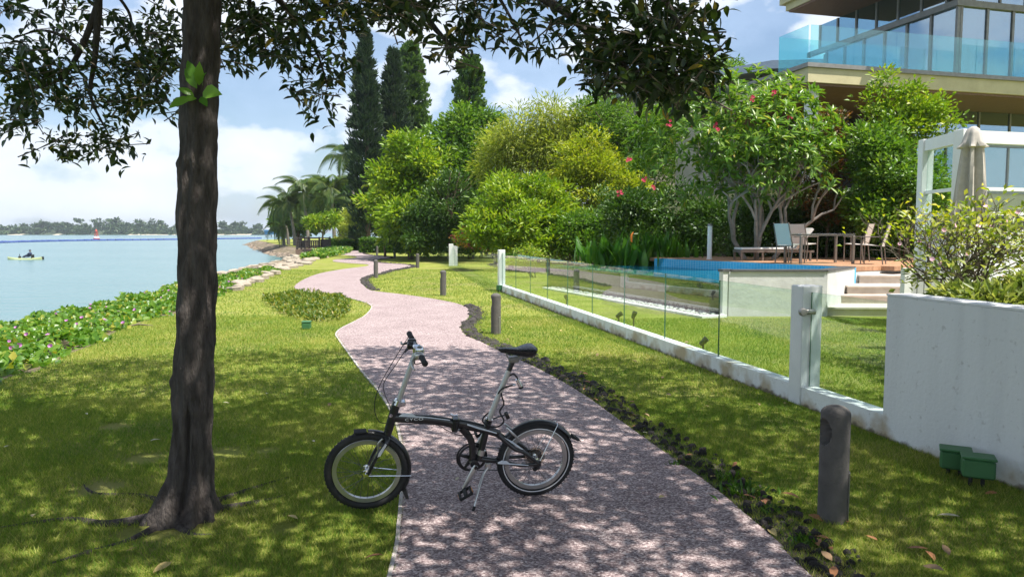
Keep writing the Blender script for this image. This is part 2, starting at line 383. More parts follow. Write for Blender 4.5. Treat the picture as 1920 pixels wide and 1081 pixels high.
M_conc = mat('pale_concrete', (.52, .46, .43), (.42, .38, .36), scale=20, rough=.9)
def ribbon(pts, w, z0, z1):
    mb = MB(); vs = []; n = len(pts)
    for i, p in enumerate(pts):
        t = (pts[min(i + 1, n - 1)] - pts[max(i - 1, 0)]).normalized(); s = Vector((-t.y, t.x, 0)) * w
        vs += [(p.x, p.y, z0), (p.x, p.y, z1), (p.x + s.x, p.y + s.y, z1), (p.x + s.x, p.y + s.y, z0)]
    fs = [(i * 4 + k, i * 4 + (k + 1) % 4, i * 4 + 4 + (k + 1) % 4, i * 4 + 4 + k) for i in range(n - 1) for k in range(4)]
    return mb.add(vs, fs)
ribbon(Lg[5:120], .022, -.04, .020).build('edging', M_conc, path)
for v, u0, u1 in ((627.5, 633, 871), (574.5, 698, 866), (745, 722, 1098)):
    a, b_ = G(u0, v), G(u1, v); ribbon([a, b_], .016, .010, .0185).build('expansion_joint', M_conc, path)
# ---------------------------------------------------------------- fence line (used to keep grass off the wall)
FA, FB = G(938, 546), G(1479, 751); FD = (FA - FB).normalized(); FNR = Vector((FD.y, -FD.x, 0))   # FNR points into the garden
def fence_pt(s, off=0, z=0): q = FB + FD * s + FNR * off; return Vector((q.x, q.y, z))
# ---------------------------------------------------------------- grass blades
gc = [(490, 566), (500, 556), (540, 552), (590, 553), (640, 558), (658, 570), (655, 585), (640, 600), (600, 606), (560, 600), (530, 590), (505, 575)]
GC = [(G(*p).x, G(*p).y) for p in gc]
bare = [(G(u, v).x, G(u, v).y, r) for u, v, r in ((215, 800, .16), (330, 985, .3), (535, 990, .13), (420, 850, .2), (190, 915, .2), (500, 845, .12), (270, 860, .2), (1820, 900, .12), (250, 1000, .12))]
def blades(n, y0, y1, h, w):
    y = np.sqrt(y0 * y0 + (y1 * y1 - y0 * y0) * RS.rand(n)); x = (RS.rand(n) * 2 - 1) * (y * .76 + .25)
    dens = np.sin(x * 1.7 + 1.3 * np.sin(y * 1.1)) * np.sin(y * 1.9 + 1.1 * np.sin(x * .8)) * .5 + np.sin(x * 5.1 + y * 2.3) * np.sin(y * 4.3 - x * 1.7) * .3
    k = (~inside(x, y, PATH2D)) & (RS.rand(n) < .86 + .3 * dens)
    s = (x - FB.x) * FD.x + (y - FB.y) * FD.y; off = (x - FB.x) * FNR.x + (y - FB.y) * FNR.y
    k &= ~((off > -.03) & (off < .3) & (s < 16))
    cx = np.interp(y, [c.y for c in coast], [c.x for c in coast]); k &= x > cx
    k &= ~inside(x, y, GC)
    for bx_, by_, br in bare: k &= ((x - bx_) ** 2 + (y - by_) ** 2 > (br * (.5 + .6 * RS.rand(n))) ** 2)
    k &= ~((off > .3) & (y > 14.6))
    x, y, dens = x[k], y[k], dens[k]; n = len(x)
    H = h * (.55 + .8 * RS.rand(n)); az = RS.rand(n) * 6.283; ln = .25 + .9 * RS.rand(n)
    lx, ly = np.cos(az) * ln * H, np.sin(az) * ln * H; a2 = RS.rand(n) * 6.283
    sx, sy = np.cos(a2) * w, np.sin(a2) * w
    b0 = np.stack([x - sx, y - sy, np.zeros(n) - .002], 1); b1 = np.stack([x + sx, y + sy, np.zeros(n) - .002], 1)
    tp = np.stack([x + lx, y + ly, H], 1)
    V = np.stack([b0, b1, tp], 1).reshape(-1, 3); val = np.clip(.5 + dens * .35 + (RS.rand(n) - .5) * .75, 0, 1)
    return V, np.arange(n * 3).reshape(-1, 3), np.repeat(val, 3)
M_grass = leafmat('grass_blades', [(0, (.06, .15, .016)), (.4, (.15, .245, .03)), (.75, (.32, .35, .07)), (1, (.52, .47, .18))], rough=.6, trans=.3, spec=.2)
link('grass', tri_mesh('grass', *join_arrays([blades(420000, 2.5, 7.5, .032, .0022), blades(330000, 7.5, 15, .036, .0042), blades(200000, 15, 34, .04, .009)])), M_grass,
     label='short mown grass covering the lawn beside the path', cat='grass', kind='stuff')
# ---------------------------------------------------------------- ground cover bed on the lawn
M_gc = leafmat('groundcover', [(0, (.04, .09, .01)), (.5, (.10, .16, .018)), (.85, (.20, .22, .03)), (1, (.30, .24, .06))])
n = 9000; gx = [p[0] for p in GC]; gy = [p[1] for p in GC]
x = RS.uniform(min(gx), max(gx), n); y = RS.uniform(min(gy), max(gy), n); k = inside(x, y, GC); x, y = x[k], y[k]; n = len(x)
cx0, cy0 = np.mean(gx), np.mean(gy); hgt = .10 + .07 * np.sin(x * 3.1) * np.sin(y * 2.3)
A = leaf_arrays(np.stack([x, y, RS.rand(n) * hgt], 1), np.stack([RS.normal(size=n), RS.normal(size=n), .5 + RS.rand(n)], 1), np.array([[0, 0, 1.]]) + RS.normal(size=(n, 3)) * .4, .09, .04)
crown('ground_cover', A, M_gc, None, label='low leafy ground cover patch in the lawn beside the path bend', cat='ground cover', kind='stuff')
# ---------------------------------------------------------------- beach morning glory along the shore
M_ipo = leafmat('morning_glory_leaf', [(0, (.05, .13, .012)), (.5, (.10, .22, .02)), (.85, (.17, .28, .035)), (1, (.36, .33, .05))], rough=.35)
bed = empty('morning_glory_bed', (-7.5, 14, -.1), label='dense bed of green beach vines with purple flowers along the water', cat='vine bed')
bed.location = (0, 0, 0)
NB = 42000; ci = [i for i, c in enumerate(coast) if 2 < c.y < 34]
def shore_pt(n, ymin=2.2, ymax=33.5, wmax=None):
    yy = ymin + (ymax - ymin) * RS.rand(n) ** 1.5
    cy_ = [c.y for c in coast[:60]]; x0 = np.interp(yy, cy_, [c.x for c in coast[:60]]); sl = np.gradient(x0) if n < 2 else None
    wid = np.interp(yy, [0, 9, 14, 20, 28, 34], [4.6, 4.6, 3.8, 2.8, 2.0, .9])
    f = RS.rand(n); edge = .12 * np.sin(yy * 3.7) + .08 * np.sin(yy * 9.1)
    return yy, x0 - f * wid - edge - .05, f, wid
yy, xx, f, wid = shore_pt(NB)
base = -.10 * f * wid + np.minimum(f * wid / .35, 1) * (.13 + .08 * np.sin(xx * 2.7) * np.sin(yy * 1.9) + .05 * np.sin(xx * 7 + yy * 5))
zz = base - RS.rand(NB) ** 2 * .12
A = leaf_arrays(np.stack([xx, yy, zz], 1), np.stack([RS.normal(size=NB), RS.normal(size=NB), .55 + .5 * RS.rand(NB)], 1), np.array([[.15, -.25, 1.]]) + RS.normal(size=(NB, 3)) * .45, .115 * (.7 + .6 * RS.rand(NB)), .095 * (.7 + .6 * RS.rand(NB)), fold=.16)
crown('leaves', A, M_ipo, bed, kind='stuff')
M_pet = mat('purple_petal', (.40, .16, .38), (.52, .28, .48), scale=30, rough=.6)
M_vine = mat('vine_stem', (.16, .10, .05), (.22, .16, .08), scale=20, rough=.9)
mb = MB(); nn = 9
mb.add([(0, 0, -.03)] + [(math.cos(2 * math.pi * k / nn) * .028, math.sin(2 * math.pi * k / nn) * .028, .012 + .006 * (k % 2)) for k in range(nn)], [(0, 1 + k, 1 + (k + 1) % nn) for k in range(nn)], True)
fme = mb.mesh('flower'); fme.materials.append(M_pet)
yy, xx, f, wid = shore_pt(95, 6.5, 30)
for i in range(95):
    z = -.10 * f[i] * wid[i] + min(f[i] * wid[i] / .35, 1) * .13 + .08
    o = link('flower', fme, None, bed, (xx[i], yy[i], z)); o.rotation_euler = (random.uniform(.2, 1.1), random.uniform(-.4, .4), random.uniform(-.8, .8)); o.scale = [random.uniform(.8, 1.25)] * 3
# flat stones of the shore revetment
M_stone = mat('shore_stone', (.40, .34, .26), (.26, .22, .17), scale=2.5, rough=.9, bump=.012, c3=(.22, .19, .15), s3=1.7, lo3=.56, hi3=.7)
rev = empty('stone_revetment', label='sloping revetment of pale flat stones at the edge of the sea', cat='revetment')
sl_me = []
for k in range(7):
    nn = random.randint(6, 8); pl = [(math.cos(2 * math.pi * i / nn) * random.uniform(.75, 1.1), math.sin(2 * math.pi * i / nn) * random.uniform(.55, .9)) for i in range(nn)]
    mb = MB(); mb.add([(x, y, -.5) for x, y in pl] + [(x, y, .34) for x, y in pl] + [(x * .82, y * .82, .5 + random.uniform(-.1, .1)) for x, y in pl],
                      [(i, (i + 1) % nn, nn + (i + 1) % nn, nn + i) for i in range(nn)] + [(nn + i, nn + (i + 1) % nn, 2 * nn + (i + 1) % nn, 2 * nn + i) for i in range(nn)] + [tuple(2 * nn + i for i in range(nn))])
    me = mb.mesh('stone'); me.materials.append(M_stone); sl_me.append(me)
def shore_frame(Y):
    i = min(range(len(coast)), key=lambda j: abs(coast[j].y - Y) + (1e3 if j > 90 else 0)); return coast[i], seaward(i)
ns = 0
Yq = 22.0
while Yq < 72:
    sz = .3 if Yq < 34 else .48
    c, s = shore_frame(Yq)
    offs = np.arange(-.1, .9, .55) if Yq < 32 else np.arange(0, 4.6, .85)
    if Yq >= 58: offs = offs[2:]
    for o_ in offs:
        if ns >= 290: break
        o_ = o_ + random.uniform(-.2, .2); pos = c + s * o_; pos.y += random.uniform(-.35, .35)
        z = -.16 * o_ + .03 if Yq < 32 else -.14 * o_ + .02
        if Yq < 32 and random.random() < .25: continue
        o = link('stone', random.choice(sl_me), None, rev, (pos.x, pos.y, z)); ns += 1
        o.rotation_euler = (random.uniform(-.08, .08), random.uniform(-.12, .05), random.uniform(0, 6.28))
        k = sz * random.uniform(.75, 1.35); o.scale = (k * 1.2, k * .9, random.uniform(.12, .22))
    Yq += .8 if Yq < 34 else 1.0
# creeping plants past the stones
n = 5000; yy = RS.uniform(48, 72, n); x0 = np.interp(yy, [c.y for c in coast[:70]], [c.x for c in coast[:70]]); xx = x0 + RS.uniform(-2.0, .9, n) * np.interp(yy, [48, 55, 72], [.4, 1, 1])
A = leaf_arrays(np.stack([xx, yy, RS.rand(n) * .3 - np.maximum(0, (x0 - xx)) * .12], 1), np.stack([RS.normal(size=n), RS.normal(size=n), .6 + RS.rand(n)], 1), np.array([[0, -.3, 1.]]) + RS.normal(size=(n, 3)) * .4, .26, .2)
crown('creeping_plants', A, M_ipo, None, label='bright green creeping plants between pale stones and wooden deck', cat='ground cover', kind='stuff')
# dark rocks of the far shore
def rock_mesh(seed, name, m, sub=1, rough=.3):
    import bmesh
    r = random.Random(seed); b = bmesh.new(); bmesh.ops.create_icosphere(b, subdivisions=sub, radius=1)
    for v in b.verts: v.co *= 1 + r.uniform(-rough, rough); v.co.z *= .75
    me = bpy.data.meshes.new(name); b.to_mesh(me); b.free(); me.materials.append(m); return me
M_rock2 = mat('brown_rock', (.26, .20, .15), (.15, .12, .09), scale=1.2, rough=.95)
rv = np.array([v.co[:] for v in rock_mesh(3, 'tmp', M_rock2).vertices]); rf = np.array([p.vertices[:] for p in bpy.data.meshes['tmp'].polygons])
Vs, Fs = [], []; q = 0
for i in range(len(coast)):
    if not 76 < coast[i].y < 200: continue
    if i > len(coast) - 6: continue
    for k in range(46):
        a = random.random(); c = coast[i].lerp(coast[min(i + 1, len(coast) - 1)], a); s = seaward(i); o_ = random.uniform(.2, 3.2)
        pos = c + s * o_ + Vector((0, 0, -.3 * o_ - .22)); sz = random.uniform(.25, .45)
        Vs.append(rv * sz + np.array(pos)); Fs.append(rf + q); q += len(rv)
link('rock_armour', tri_mesh('rock_armour', np.concatenate(Vs), np.concatenate(Fs)), M_rock2, label='brown boulders heaped on the slope below the far green bank', cat='rocks', kind='stuff')
# ---------------------------------------------------------------- black lava rocks beside the path
M_lava = mat('lava_rock', (.030, .027, .026), (.075, .068, .064), scale=6, rough=.95, bump=.02, bscale=18, spec=.2)
M_lava2 = mat('grey_lava_rock', (.10, .092, .09), (.045, .04, .04), scale=6, rough=.95, bump=.02, bscale=18, spec=.2)
lava = empty('lava_rock_border', label='border of loose black lava rocks along the garden edge of the path', cat='rock border')
lms = [rock_mesh(40 + k, 'rock', M_lava if k < 6 else M_lava2, 2 if k < 8 else 1, .16) for k in range(8)]
def near_gap(p): u, v, d = proj(np.array([[p.x, p.y, 0]])); return (545 < v[0] < 574)
Rw = Rg; cum_ = [0]
for i in range(1, len(Rw)): cum_.append(cum_[-1] + (Rw[i] - Rw[i - 1]).length)
def along(s):
    i = max(1, min(len(cum_) - 1, int(np.searchsorted(cum_, s)))); a = (s - cum_[i - 1]) / max(1e-6, cum_[i] - cum_[i - 1])
    t = (Rw[i] - Rw[i - 1]).normalized(); return Rw[i - 1].lerp(Rw[i], a), Vector((t.y, -t.x, 0))
s = 7.0; nrk = 0; Vs, Fs = [], []; q = 0
rv = np.array([v.co[:] for v in lms[0].vertices]); rf = np.array([p.vertices[:] for p in lms[0].polygons])
while s < cum_[-1] - 1:
    p, nn = along(s); far = p.y
    if far > 60: break
    if far < 2.6 or near_gap(p): s += .05; continue
    wid = .30 if far < 11 else .22
    for k in range(3 if far < 12 else 4):
        o_ = random.random() ** 1.2 * wid + .03; sz = random.uniform(.015, .038) * (1.25 if far > 12 else 1) * (1.3 if random.random() < .12 else 1)
        pos = p + nn * o_ + Vector((random.uniform(-.03, .03), random.uniform(-.03, .03), sz * .35))
        if nrk < 290 and far < 13:
            o = link('rock', random.choice(lms), None, lava, pos); nrk += 1
            o.rotation_euler = [random.uniform(0, 6.28) for _ in range(3)]; o.scale = (sz, sz * random.uniform(.7, 1.1), sz * random.uniform(.7, 1.1))
        else:
            Vs.append(rv[:, [random.choice((0, 1)), 1, 2]] * [1, 1, 1] * sz if False else rv * sz * random.uniform(.8, 1.4) + np.array(pos)); Fs.append(rf + q); q += len(rv)
    s += .055 if far < 12 else .12
# small infill chips
for i in range(1500):
    s = random.uniform(7, cum_[-1] * .6); p, nn = along(s)
    if p.y < 2.6 or near_gap(p): continue
    sz = random.uniform(.008, .02); pos = p + nn * random.uniform(0, .38) + Vector((0, 0, sz * .3)); Vs.append(rv * sz + np.array(pos)); Fs.append(rf + q); q += len(rv)
link('rock_chips', tri_mesh('rock_chips', np.concatenate(Vs), np.concatenate(Fs)), M_lava, lava, kind='stuff')
# dark soil strip under the rocks
M_soil = mat('dark_soil', (.05, .04, .033), (.09, .07, .055), scale=30, rough=1, bump=.01)
seg = []; 
for s in np.arange(6, cum_[-1] - 2, .15):
    p, nn = along(s)
    if near_gap(p) or p.y < 1:
        if len(seg) > 3: ribbon(seg, -.26, -.02, .006).build('soil_strip', M_soil, lava)
        seg = []; continue
    seg.append(p)
if len(seg) > 3: ribbon(seg, -.26, -.02, .006).build('soil_strip', M_soil, lava)
# ================================================================ fence, walls
def frame2(o, d):                                      # local x along d, y to the left of it, z up
    d = Vector((d[0], d[1], 0)).normalized(); return Matrix(((d.x, -d.y, 0, o[0]), (d.y, d.x, 0, o[1]), (0, 0, 1, 0), (0, 0, 0, 1)))
def stained(name, lo=(.80, .80, .79), h=.5):
    """white render with brown damp stains low down and grey runs"""
    m = bpy.data.materials.new(name); m.use_nodes = True; t = m.node_tree; p = t.nodes['Principled BSDF']; p.inputs['Roughness'].default_value = .75
    gp = N(t, 'ShaderNodeNewGeometry').outputs['Position']
    def nz(sc, st=(1, 1, 1), det=6):
        q = N(t, 'ShaderNodeMapping'); q.inputs['Scale'].default_value = st; t.links.new(gp, q.inputs[0])
        n = N(t, 'ShaderNodeTexNoise'); n.inputs['Scale'].default_value = sc; n.inputs['Detail'].default_value = det; t.links.new(q.outputs[0], n.inputs[0]); return n.outputs[0]
    sx = N(t, 'ShaderNodeSeparateXYZ'); t.links.new(gp, sx.inputs[0])
    k = mth(t, 'SUBTRACT', nz(3.2), mth(t, 'MULTIPLY', sx.outputs[2], h))
    c = mixc(t, ramp(t, k, [(.36, 0.), (.55, .85)]), lo, (.42, .31, .17))
    c = mixc(t, mth(t, 'MULTIPLY', ramp(t, nz(3.5, (1, 1, .06)), [(.5, 0.), (.72, 1.)]), .35), c, (.52, .52, .52))
    c = mixc(t, mth(t, 'MULTIPLY', ramp(t, nz(22), [(.62, 0.), (.72, 1.)]), .3), c, (.25, .22, .18))
    k2 = mth(t, 'SUBTRACT', nz(9), mth(t, 'MULTIPLY', sx.outputs[2], 5.5))
    c = mixc(t, ramp(t, k2, [(.30, 0.), (.5, .9)]), c, (.16, .12, .08))
    t.links.new(c, p.inputs['Base Color'])
    b = N(t, 'ShaderNodeBump'); b.inputs['Distance'].default_value = .004; t.links.new(nz(35), b.inputs['Height']); t.links.new(b.outputs[0], p.inputs['Normal'])
    return m
M_stain = stained('stained_white_render', h=1.0)
MF = frame2(FB, FD)                                   # x from the white post away along the fence, -y into the garden
L1 = (FA - FB).length
gf = empty('glass_fence', tuple(FB), label='frameless glass fence on a low stained white wall with white posts', cat='fence')
def gfb(mb, name, m, parent=gf): 
    o = mb.build(name, m); o.parent = parent; o.matrix_parent_inverse = parent.matrix_world.inverted() if False else Matrix.Translation(-Vector(parent.location)); return o
gfb(MB().box((0.0, -.16, -.05), (L1 + .1, .0, .185), MF), 'base_wall', M_stain)
gfb(MB().box((-1.37, -.16, -.05), (-.205, .0, .185), MF), 'base_wall', M_stain)
gfb(MB().box((-.20, -.21, -.05), (-.002, .012, 1.18), MF, .008), 'post', M_white)
gfb(MB().box((L1 + .102, -.17, -.05), (L1 + .32, .012, 1.2), MF, .008), 'post', M_white)
seams = [1478, 1348, 1246.5, 1170, 1110, 1063.5, 1026, 994, 967, 944]
def s_at(u):                                           # where the fence line is crossed by a column of pixels
    d = ray(u, 600); t_ = 0
    k = d.x / d.y
    q = FB + FNR * .08
    return (k * q.y - q.x) / (FD.x - k * FD.y)
ss = [s_at(u) for u in seams]; ss[0] = .004; ss[-1] = L1 + .098
for a, b in zip(ss[:-1], ss[1:]):
    gfb(MB().box((a + .006, -.088, .17), (b - .006, -.076, 1.12), MF), 'glass_pane', M_glass)
gfb(MB().box((-1.36, -.088, .17), (-.21, -.076, 1.12), MF), 'glass_pane', M_glass)
knob = MB(); kc = MF @ Vector((-.235, .03, .93)); knob.lathe([(.0, -.03), (.034, -.03), (.04, -.01), (.04, .02), (.03, .035), (0, .036)], 16, Matrix.Translation(kc) @ Matrix.Rotation(math.pi / 2, 4, 'X'))
knob.box((-.26, -.10, .905), (-.21, .02, .955), MF, .005); gfb(knob, 'latch', M_steel)
for o in gf.children:
    if o.name.startswith('glass_pane'):
        o.data.materials.append(M_gedge)
        for p in o.data.polygons:
            if abs(p.normal.dot(FNR)) < .5: p.material_index = 1
# tall rendered wall
wall = empty('garden_wall', tuple(MF @ Vector((-1.375, 0, 0))), label='plain white rendered garden wall beside two green boxes', cat='wall')
gfb(MB().box((-8.5, -.20, -.05), (-1.375, .03, 1.185), MF, .006), 'wall_body', M_stain, wall)
gfb(MB().box((-8.5, -.205, 1.186), (-1.372, .034, 1.20), MF), 'coping', M_white, wall)
# far frameless fence
ff = empty('far_glass_fence', tuple(G(848, 497)), label='frameless glass fence standing directly on the lawn by the hedge', cat='fence')
fpts = [MF @ Vector((L1 + .33, -.08, 0)), G(848, 497), G(784, 480)]
for (a, b), npn in zip(zip(fpts[:-1], fpts[1:]), (11, 10)):
    D = b - a; M2 = frame2(a, D); L2 = D.length
    for k in range(npn):
        gfb(MB().box((L2 * k / npn + .01, -.006, -.02), (L2 * (k + 1) / npn - .01, .006, 1.05), M2), 'glass_pane', M_glass, ff)
p_ = G(846, 498); gfb(MB().box((p_.x - .11, p_.y - .1, -.05), (p_.x + .11, p_.y + .1, 1.12), None, .01), 'post', M_white, ff)
# ================================================================ pool, deck, steps
PZ = .93                                               # deck level
PC = G(1355, 593)                                      # wall corner at ground
PE = G(1085, 546)                                      # far end of kerb
DL = (PE - PC).normalized(); WATERZ = .67
M_mirror = mat('polished_black_stone', (.022, .026, .025), (.03, .034, .032), rough=.03, spec=1.0, coat=1.0)
M_mirror.node_tree.nodes['Principled BSDF'].inputs['Coat Roughness'].default_value = .015
M_plaster = mat('white_plaster', (.62, .615, .60), (.53, .525, .51), scale=3, rough=.85, bump=.006, bscale=14)
M_coping = mat('dark_coping', (.06, .06, .065), (.09, .09, .09), scale=12, rough=.5)
M_kerb = mat('white_kerb', (.78, .77, .74), (.66, .65, .62), scale=6, rough=.7)
M_peb = mat('grey_pebble', (.55, .54, .50), (.38, .38, .36), scale=9, rough=.7)
M_wood = mat('deck_wood', (.42, .22, .12), (.32, .16, .085), scale=7, rough=.6, stretch=(1, 8, 1))
pool = empty('swimming_pool', tuple(PC), label='raised blue tiled pool with mirror dark overflow wall and plaster side', cat='pool')
MP = frame2(PC, DL); LP = 9.2                          # x along the overflow wall, -y to the pool
def pb(mb, name, m, parent=pool): return gfb(mb, name, m, parent)
pb(MB().box((.13, -.25, -.05), (LP, 0, WATERZ - .012), MP), 'overflow_wall', M_mirror)
pb(MB().box((-.0, -.20, -.05), (.125, .01, PZ - .02), MP), 'corner_pillar', M_plaster)
pb(MB().box((-.02, -.22, PZ - .02), (.15, .03, PZ + .03), MP), 'corner_cap', M_coping)
d1 = Vector((7.72, 16.7, PZ)); xe = 6.40
pb(MB().box((PC.x + .12, PC.y + .02, -.05), (xe, PC.y + .24, PZ - .02)), 'plaster_wall', M_plaster)
pb(MB().box((PC.x + .16, PC.y - .01, PZ - .02), (xe - .02, PC.y + .30, PZ + .018)), 'coping', M_coping)
MW = frame2((xe + .005, PC.y + .02), (d1.x - xe, d1.y - PC.y - .02)); LW = math.hypot(d1.x - xe, d1.y - PC.y - .02)
pb(MB().box((0, 0, -.05), (LW, .2, PZ - .02), MW), 'plaster_wall', M_plaster); pb(MB().box((-.02, -.02, PZ - .019), (LW, .24, PZ + .016), MW), 'coping', M_coping)
# water and tiles
d0 = G(1290, 486, PZ)
DD = (d0 - d1).normalized()
m = bpy.data.materials.new('pool_tiles'); m.use_nodes = True; t = m.node_tree; p = t.nodes['Principled BSDF']; p.inputs['Roughness'].default_value = .25
br = N(t, 'ShaderNodeTexBrick'); br.offset = 0; br.inputs['Scale'].default_value = 1; br.inputs['Brick Width'].default_value = .05; br.inputs['Row Height'].default_value = .05; br.inputs['Mortar Size'].default_value = .004
br.inputs['Color1'].default_value = (.02, .32, .60, 1); br.inputs['Color2'].default_value = (.035, .38, .66, 1); br.inputs['Mortar'].default_value = (.2, .5, .68, 1)
q = N(t, 'ShaderNodeMapping'); q.inputs['Rotation'].default_value = (math.pi / 2, 0, 0); t.links.new(N(t, 'ShaderNodeNewGeometry').outputs['Position'], q.inputs[0]); t.links.new(q.outputs[0], br.inputs[0]); t.links.new(br.outputs[0], p.inputs['Base Color'])
M_tile = m
p1, p2 = MP @ Vector((.02, -.22, 0)), MP @ Vector((LP, -.22, 0))
far = d0 + DD * 1.5
ins = [Vector((PC.x + .2, PC.y + .24, 0)), Vector((p2.x, p2.y, 0)), Vector((far.x, far.y + .0, 0)), Vector((d1.x, d1.y, 0)), Vector((xe, PC.y + .24, 0))]
mb = MB(); mb.add([(p.x, p.y, -.3) for p in ins], [(0, 1, 2, 3, 4)]); pb(mb, 'pool_floor', M_tile)
M_pw = bpy.data.materials.new('pool_water'); M_pw.use_nodes = True; t = M_pw.node_tree; p = t.nodes['Principled BSDF']; o_ = t.nodes['Material Output']
p.inputs['Roughness'].default_value = .04; p.inputs['IOR'].default_value = 1.33; p.inputs['Base Color'].default_value = (.03, .33, .52, 1)
tp = N(t, 'ShaderNodeBsdfTransparent'); tp.inputs[0].default_value = (.5, .88, .97, 1); mx = N(t, 'ShaderNodeMixShader'); mx.inputs[0].default_value = .45
t.links.new(tp.outputs[0], mx.inputs[1]); t.links.new(p.outputs[0], mx.inputs[2]); t.links.new(mx.outputs[0], o_.inputs[0])
nz = N(t, 'ShaderNodeTexNoise'); nz.inputs['Scale'].default_value = 2.5; t.links.new(N(t, 'ShaderNodeNewGeometry').outputs['Position'], nz.inputs[0])
b = N(t, 'ShaderNodeBump'); b.inputs['Distance'].default_value = .03; t.links.new(nz.outputs[0], b.inputs['Height']); t.links.new(b.outputs[0], p.inputs['Normal'])
wv = [MP @ Vector((.13, .004, 0)), MP @ Vector((LP, .004, 0)), far, d1, Vector((xe, PC.y + .25, 0)), Vector((PC.x + .2, PC.y + .25, 0))]
mb = MB(); mb.add([(p.x, p.y, WATERZ) for p in wv], [tuple(x) for x in tessellate_polygon([[Vector((p.x, p.y, 0)) for p in wv]])]); pb(mb, 'pool_water', M_pw)
MD = frame2(d1, DD); LD = (far - d1).length
pb(MB().box((0, -.06, -.3), (LD, .0, PZ - .015), MD), 'tiled_wall', M_tile)
# deck
deck = empty('pool_deck', tuple(d1), label='raised brown timber pool deck carrying outdoor furniture', cat='deck')
pd = [(0, -.07), (LD, -.07), (LD, -6.5), (2.0, -8.5), (-.4, -3.0)]
e1 = Vector((.964, .266, 0)); e2 = Vector((-.266, .964, 0))
npl = 0
M_plank = [mat('plank%d' % k, tuple(x * s_ for x in (.46, .25, .14)), tuple(x * s_ for x in (.36, .185, .10)), scale=5, rough=.65, stretch=(6, 6, 1)) for k, s_ in enumerate((.85, 1, 1.12))]
w = .30
for k in range(22):
    y1_ = -.065 - k * (w + .008)
    x0_ = -.3 if k > 2 else .02
    o = pb(MB().box((x0_, y1_ - w, PZ - .10), (LD + .3, y1_, PZ), MD), 'plank', M_plank[k % 3], deck)
pb(MB().box((0.03, -6.6, -.05), (LD, -.09, PZ - .11), MD), 'deck_base', M_plaster, deck)
# steps
M_step = mat('pale_step_stone', (.60, .53, .46), (.50, .43, .37), scale=4, rough=.8, bump=.003)
steps = empty('garden_steps', tuple(G(1600, 600)), label='four pale stone steps climbing from the lawn to the pool deck', cat='steps')
rz = .186
sx0 = [G(1545, 592).x, None, None, None]
fr = [((1544, 575), (1639, 583)), ((1565, 552), (1650, 561)), ((1590, 535), (1676, 542)), ((1612, 515), (1690, 520.5))]
for k, ((ua, va), (ub, vb)) in enumerate(fr):
    z = rz * (k + 1) if k < 3 else PZ - .18
    a = G(ua, va, z); D = e1 * 1.0; M2 = frame2(a, (1, -.06)); 
    pb(MB().box((0, 0, z - rz + .0 if k else -.05), (2.3, 1.1 if k < 3 else 1.6, z - .045), M2), 'riser', M_step, steps)
    pb(MB().box((-.025, -.035, z - .043), (2.3, 1.1 if k < 3 else 1.6, z), M2, .006), 'tread', M_step, steps)
# kerb and pebbles below the overflow wall
kb = empty('pool_kerb', tuple(PC), label='white kerb with a channel of grey pebbles under the overflow wall', cat='kerb')
pb(MB().box((-.15, .48, -.04), (LP - 1.0, .60, .05), MP, .008), 'kerb_strip', M_kerb, kb)
pb(MB().box((-.15, .0, -.04), (-.03, .479, .05), MP, .008), 'kerb_strip', M_kerb, kb)
pm = rock_mesh(77, 'peb', M_peb, 1, .12); rv = np.array([v.co[:] for v in pm.vertices]); rf = np.array([p.vertices[:] for p in pm.polygons]); Vs, Fs, q = [], [], 0
for i in range(1500):
    sz = random.uniform(.022, .045); c = MP @ Vector((random.uniform(-.02, LP - 1), random.uniform(.02, .46), random.uniform(.0, .05))); Vs.append(rv * sz * [1.3, 1, .8] + np.array(c)); Fs.append(rf + q); q += len(rv)
o = link('pebbles', tri_mesh('pebbles', np.concatenate(Vs), np.concatenate(Fs)), M_peb, kb, kind='stuff'); o.matrix_parent_inverse = Matrix.Translation(-Vector(kb.location))
# ================================================================ furniture on the deck
M_sling = mat('taupe_sling', (.62, .58, .54), (.56, .52, .48), scale=60, rough=.8)
M_frame = mat('bronze_frame', (.20, .17, .145), rough=.45, metal=.4)
def make_chair():
    r = empty('dining_chair')
    def b(n_, a, c, m_): return MB().box(a, c, None, .006).build(n_, m_, r)
    MB().prism([(-.24, .44), (.22, .47), (.22, .485), (-.24, .455)], -.22, .22).build('seat', M_sling, r)
    MB().prism([(-.23, .46), (-.215, .46), (-.36, 1.0), (-.375, 1.0)], -.22, .22).build('backrest', M_sling, r)
    for s in (-1, 1):
        MB().tube([(.22, s * .25, 0), (.22, s * .25, .66)], .016, 6).build('leg', M_frame, r)
        MB().tube([(-.27, s * .25, 0), (-.22, s * .25, .44), (-.375, s * .235, 1.02)], .016, 6).build('leg', M_frame, r)
        MB().box((-.27, s * .25 - .022, .655), (.25, s * .25 + .022, .675), None, .006).build('armrest', M_frame, r)
    MB().tube([(.21, -.25, .46), (.21, .25, .46)], .013, 6).build('front_rail', M_frame, r)
    MB().tube([(-.23, -.25, .44), (-.23, .25, .44)], .013, 6).build('rear_rail', M_frame, r)
    return r
chair = make_chair()
spots = [((1464, 18.9), .5, 'taupe sling dining chair beside the pale lounger'), ((1508, 20.3), .6, 'taupe sling dining chair behind the glass topped table'),
         ((1605, 19.8), math.pi - .75, 'taupe sling dining chair between the table and the outermost chair'), ((1636, 18.2), math.pi - .6, 'outermost taupe sling dining chair on the deck')]
for i, ((u, Y), rz_, lab) in enumerate(spots):
    o = chair if i == 0 else copy_tree(chair); q = P(u, 470, Y); o.location = (q.x + (.25 if i == 0 else 0), Y, PZ); o.rotation_euler = (0, 0, rz_)
    tag(o, lab, 'chair', 'dining chairs on the deck')
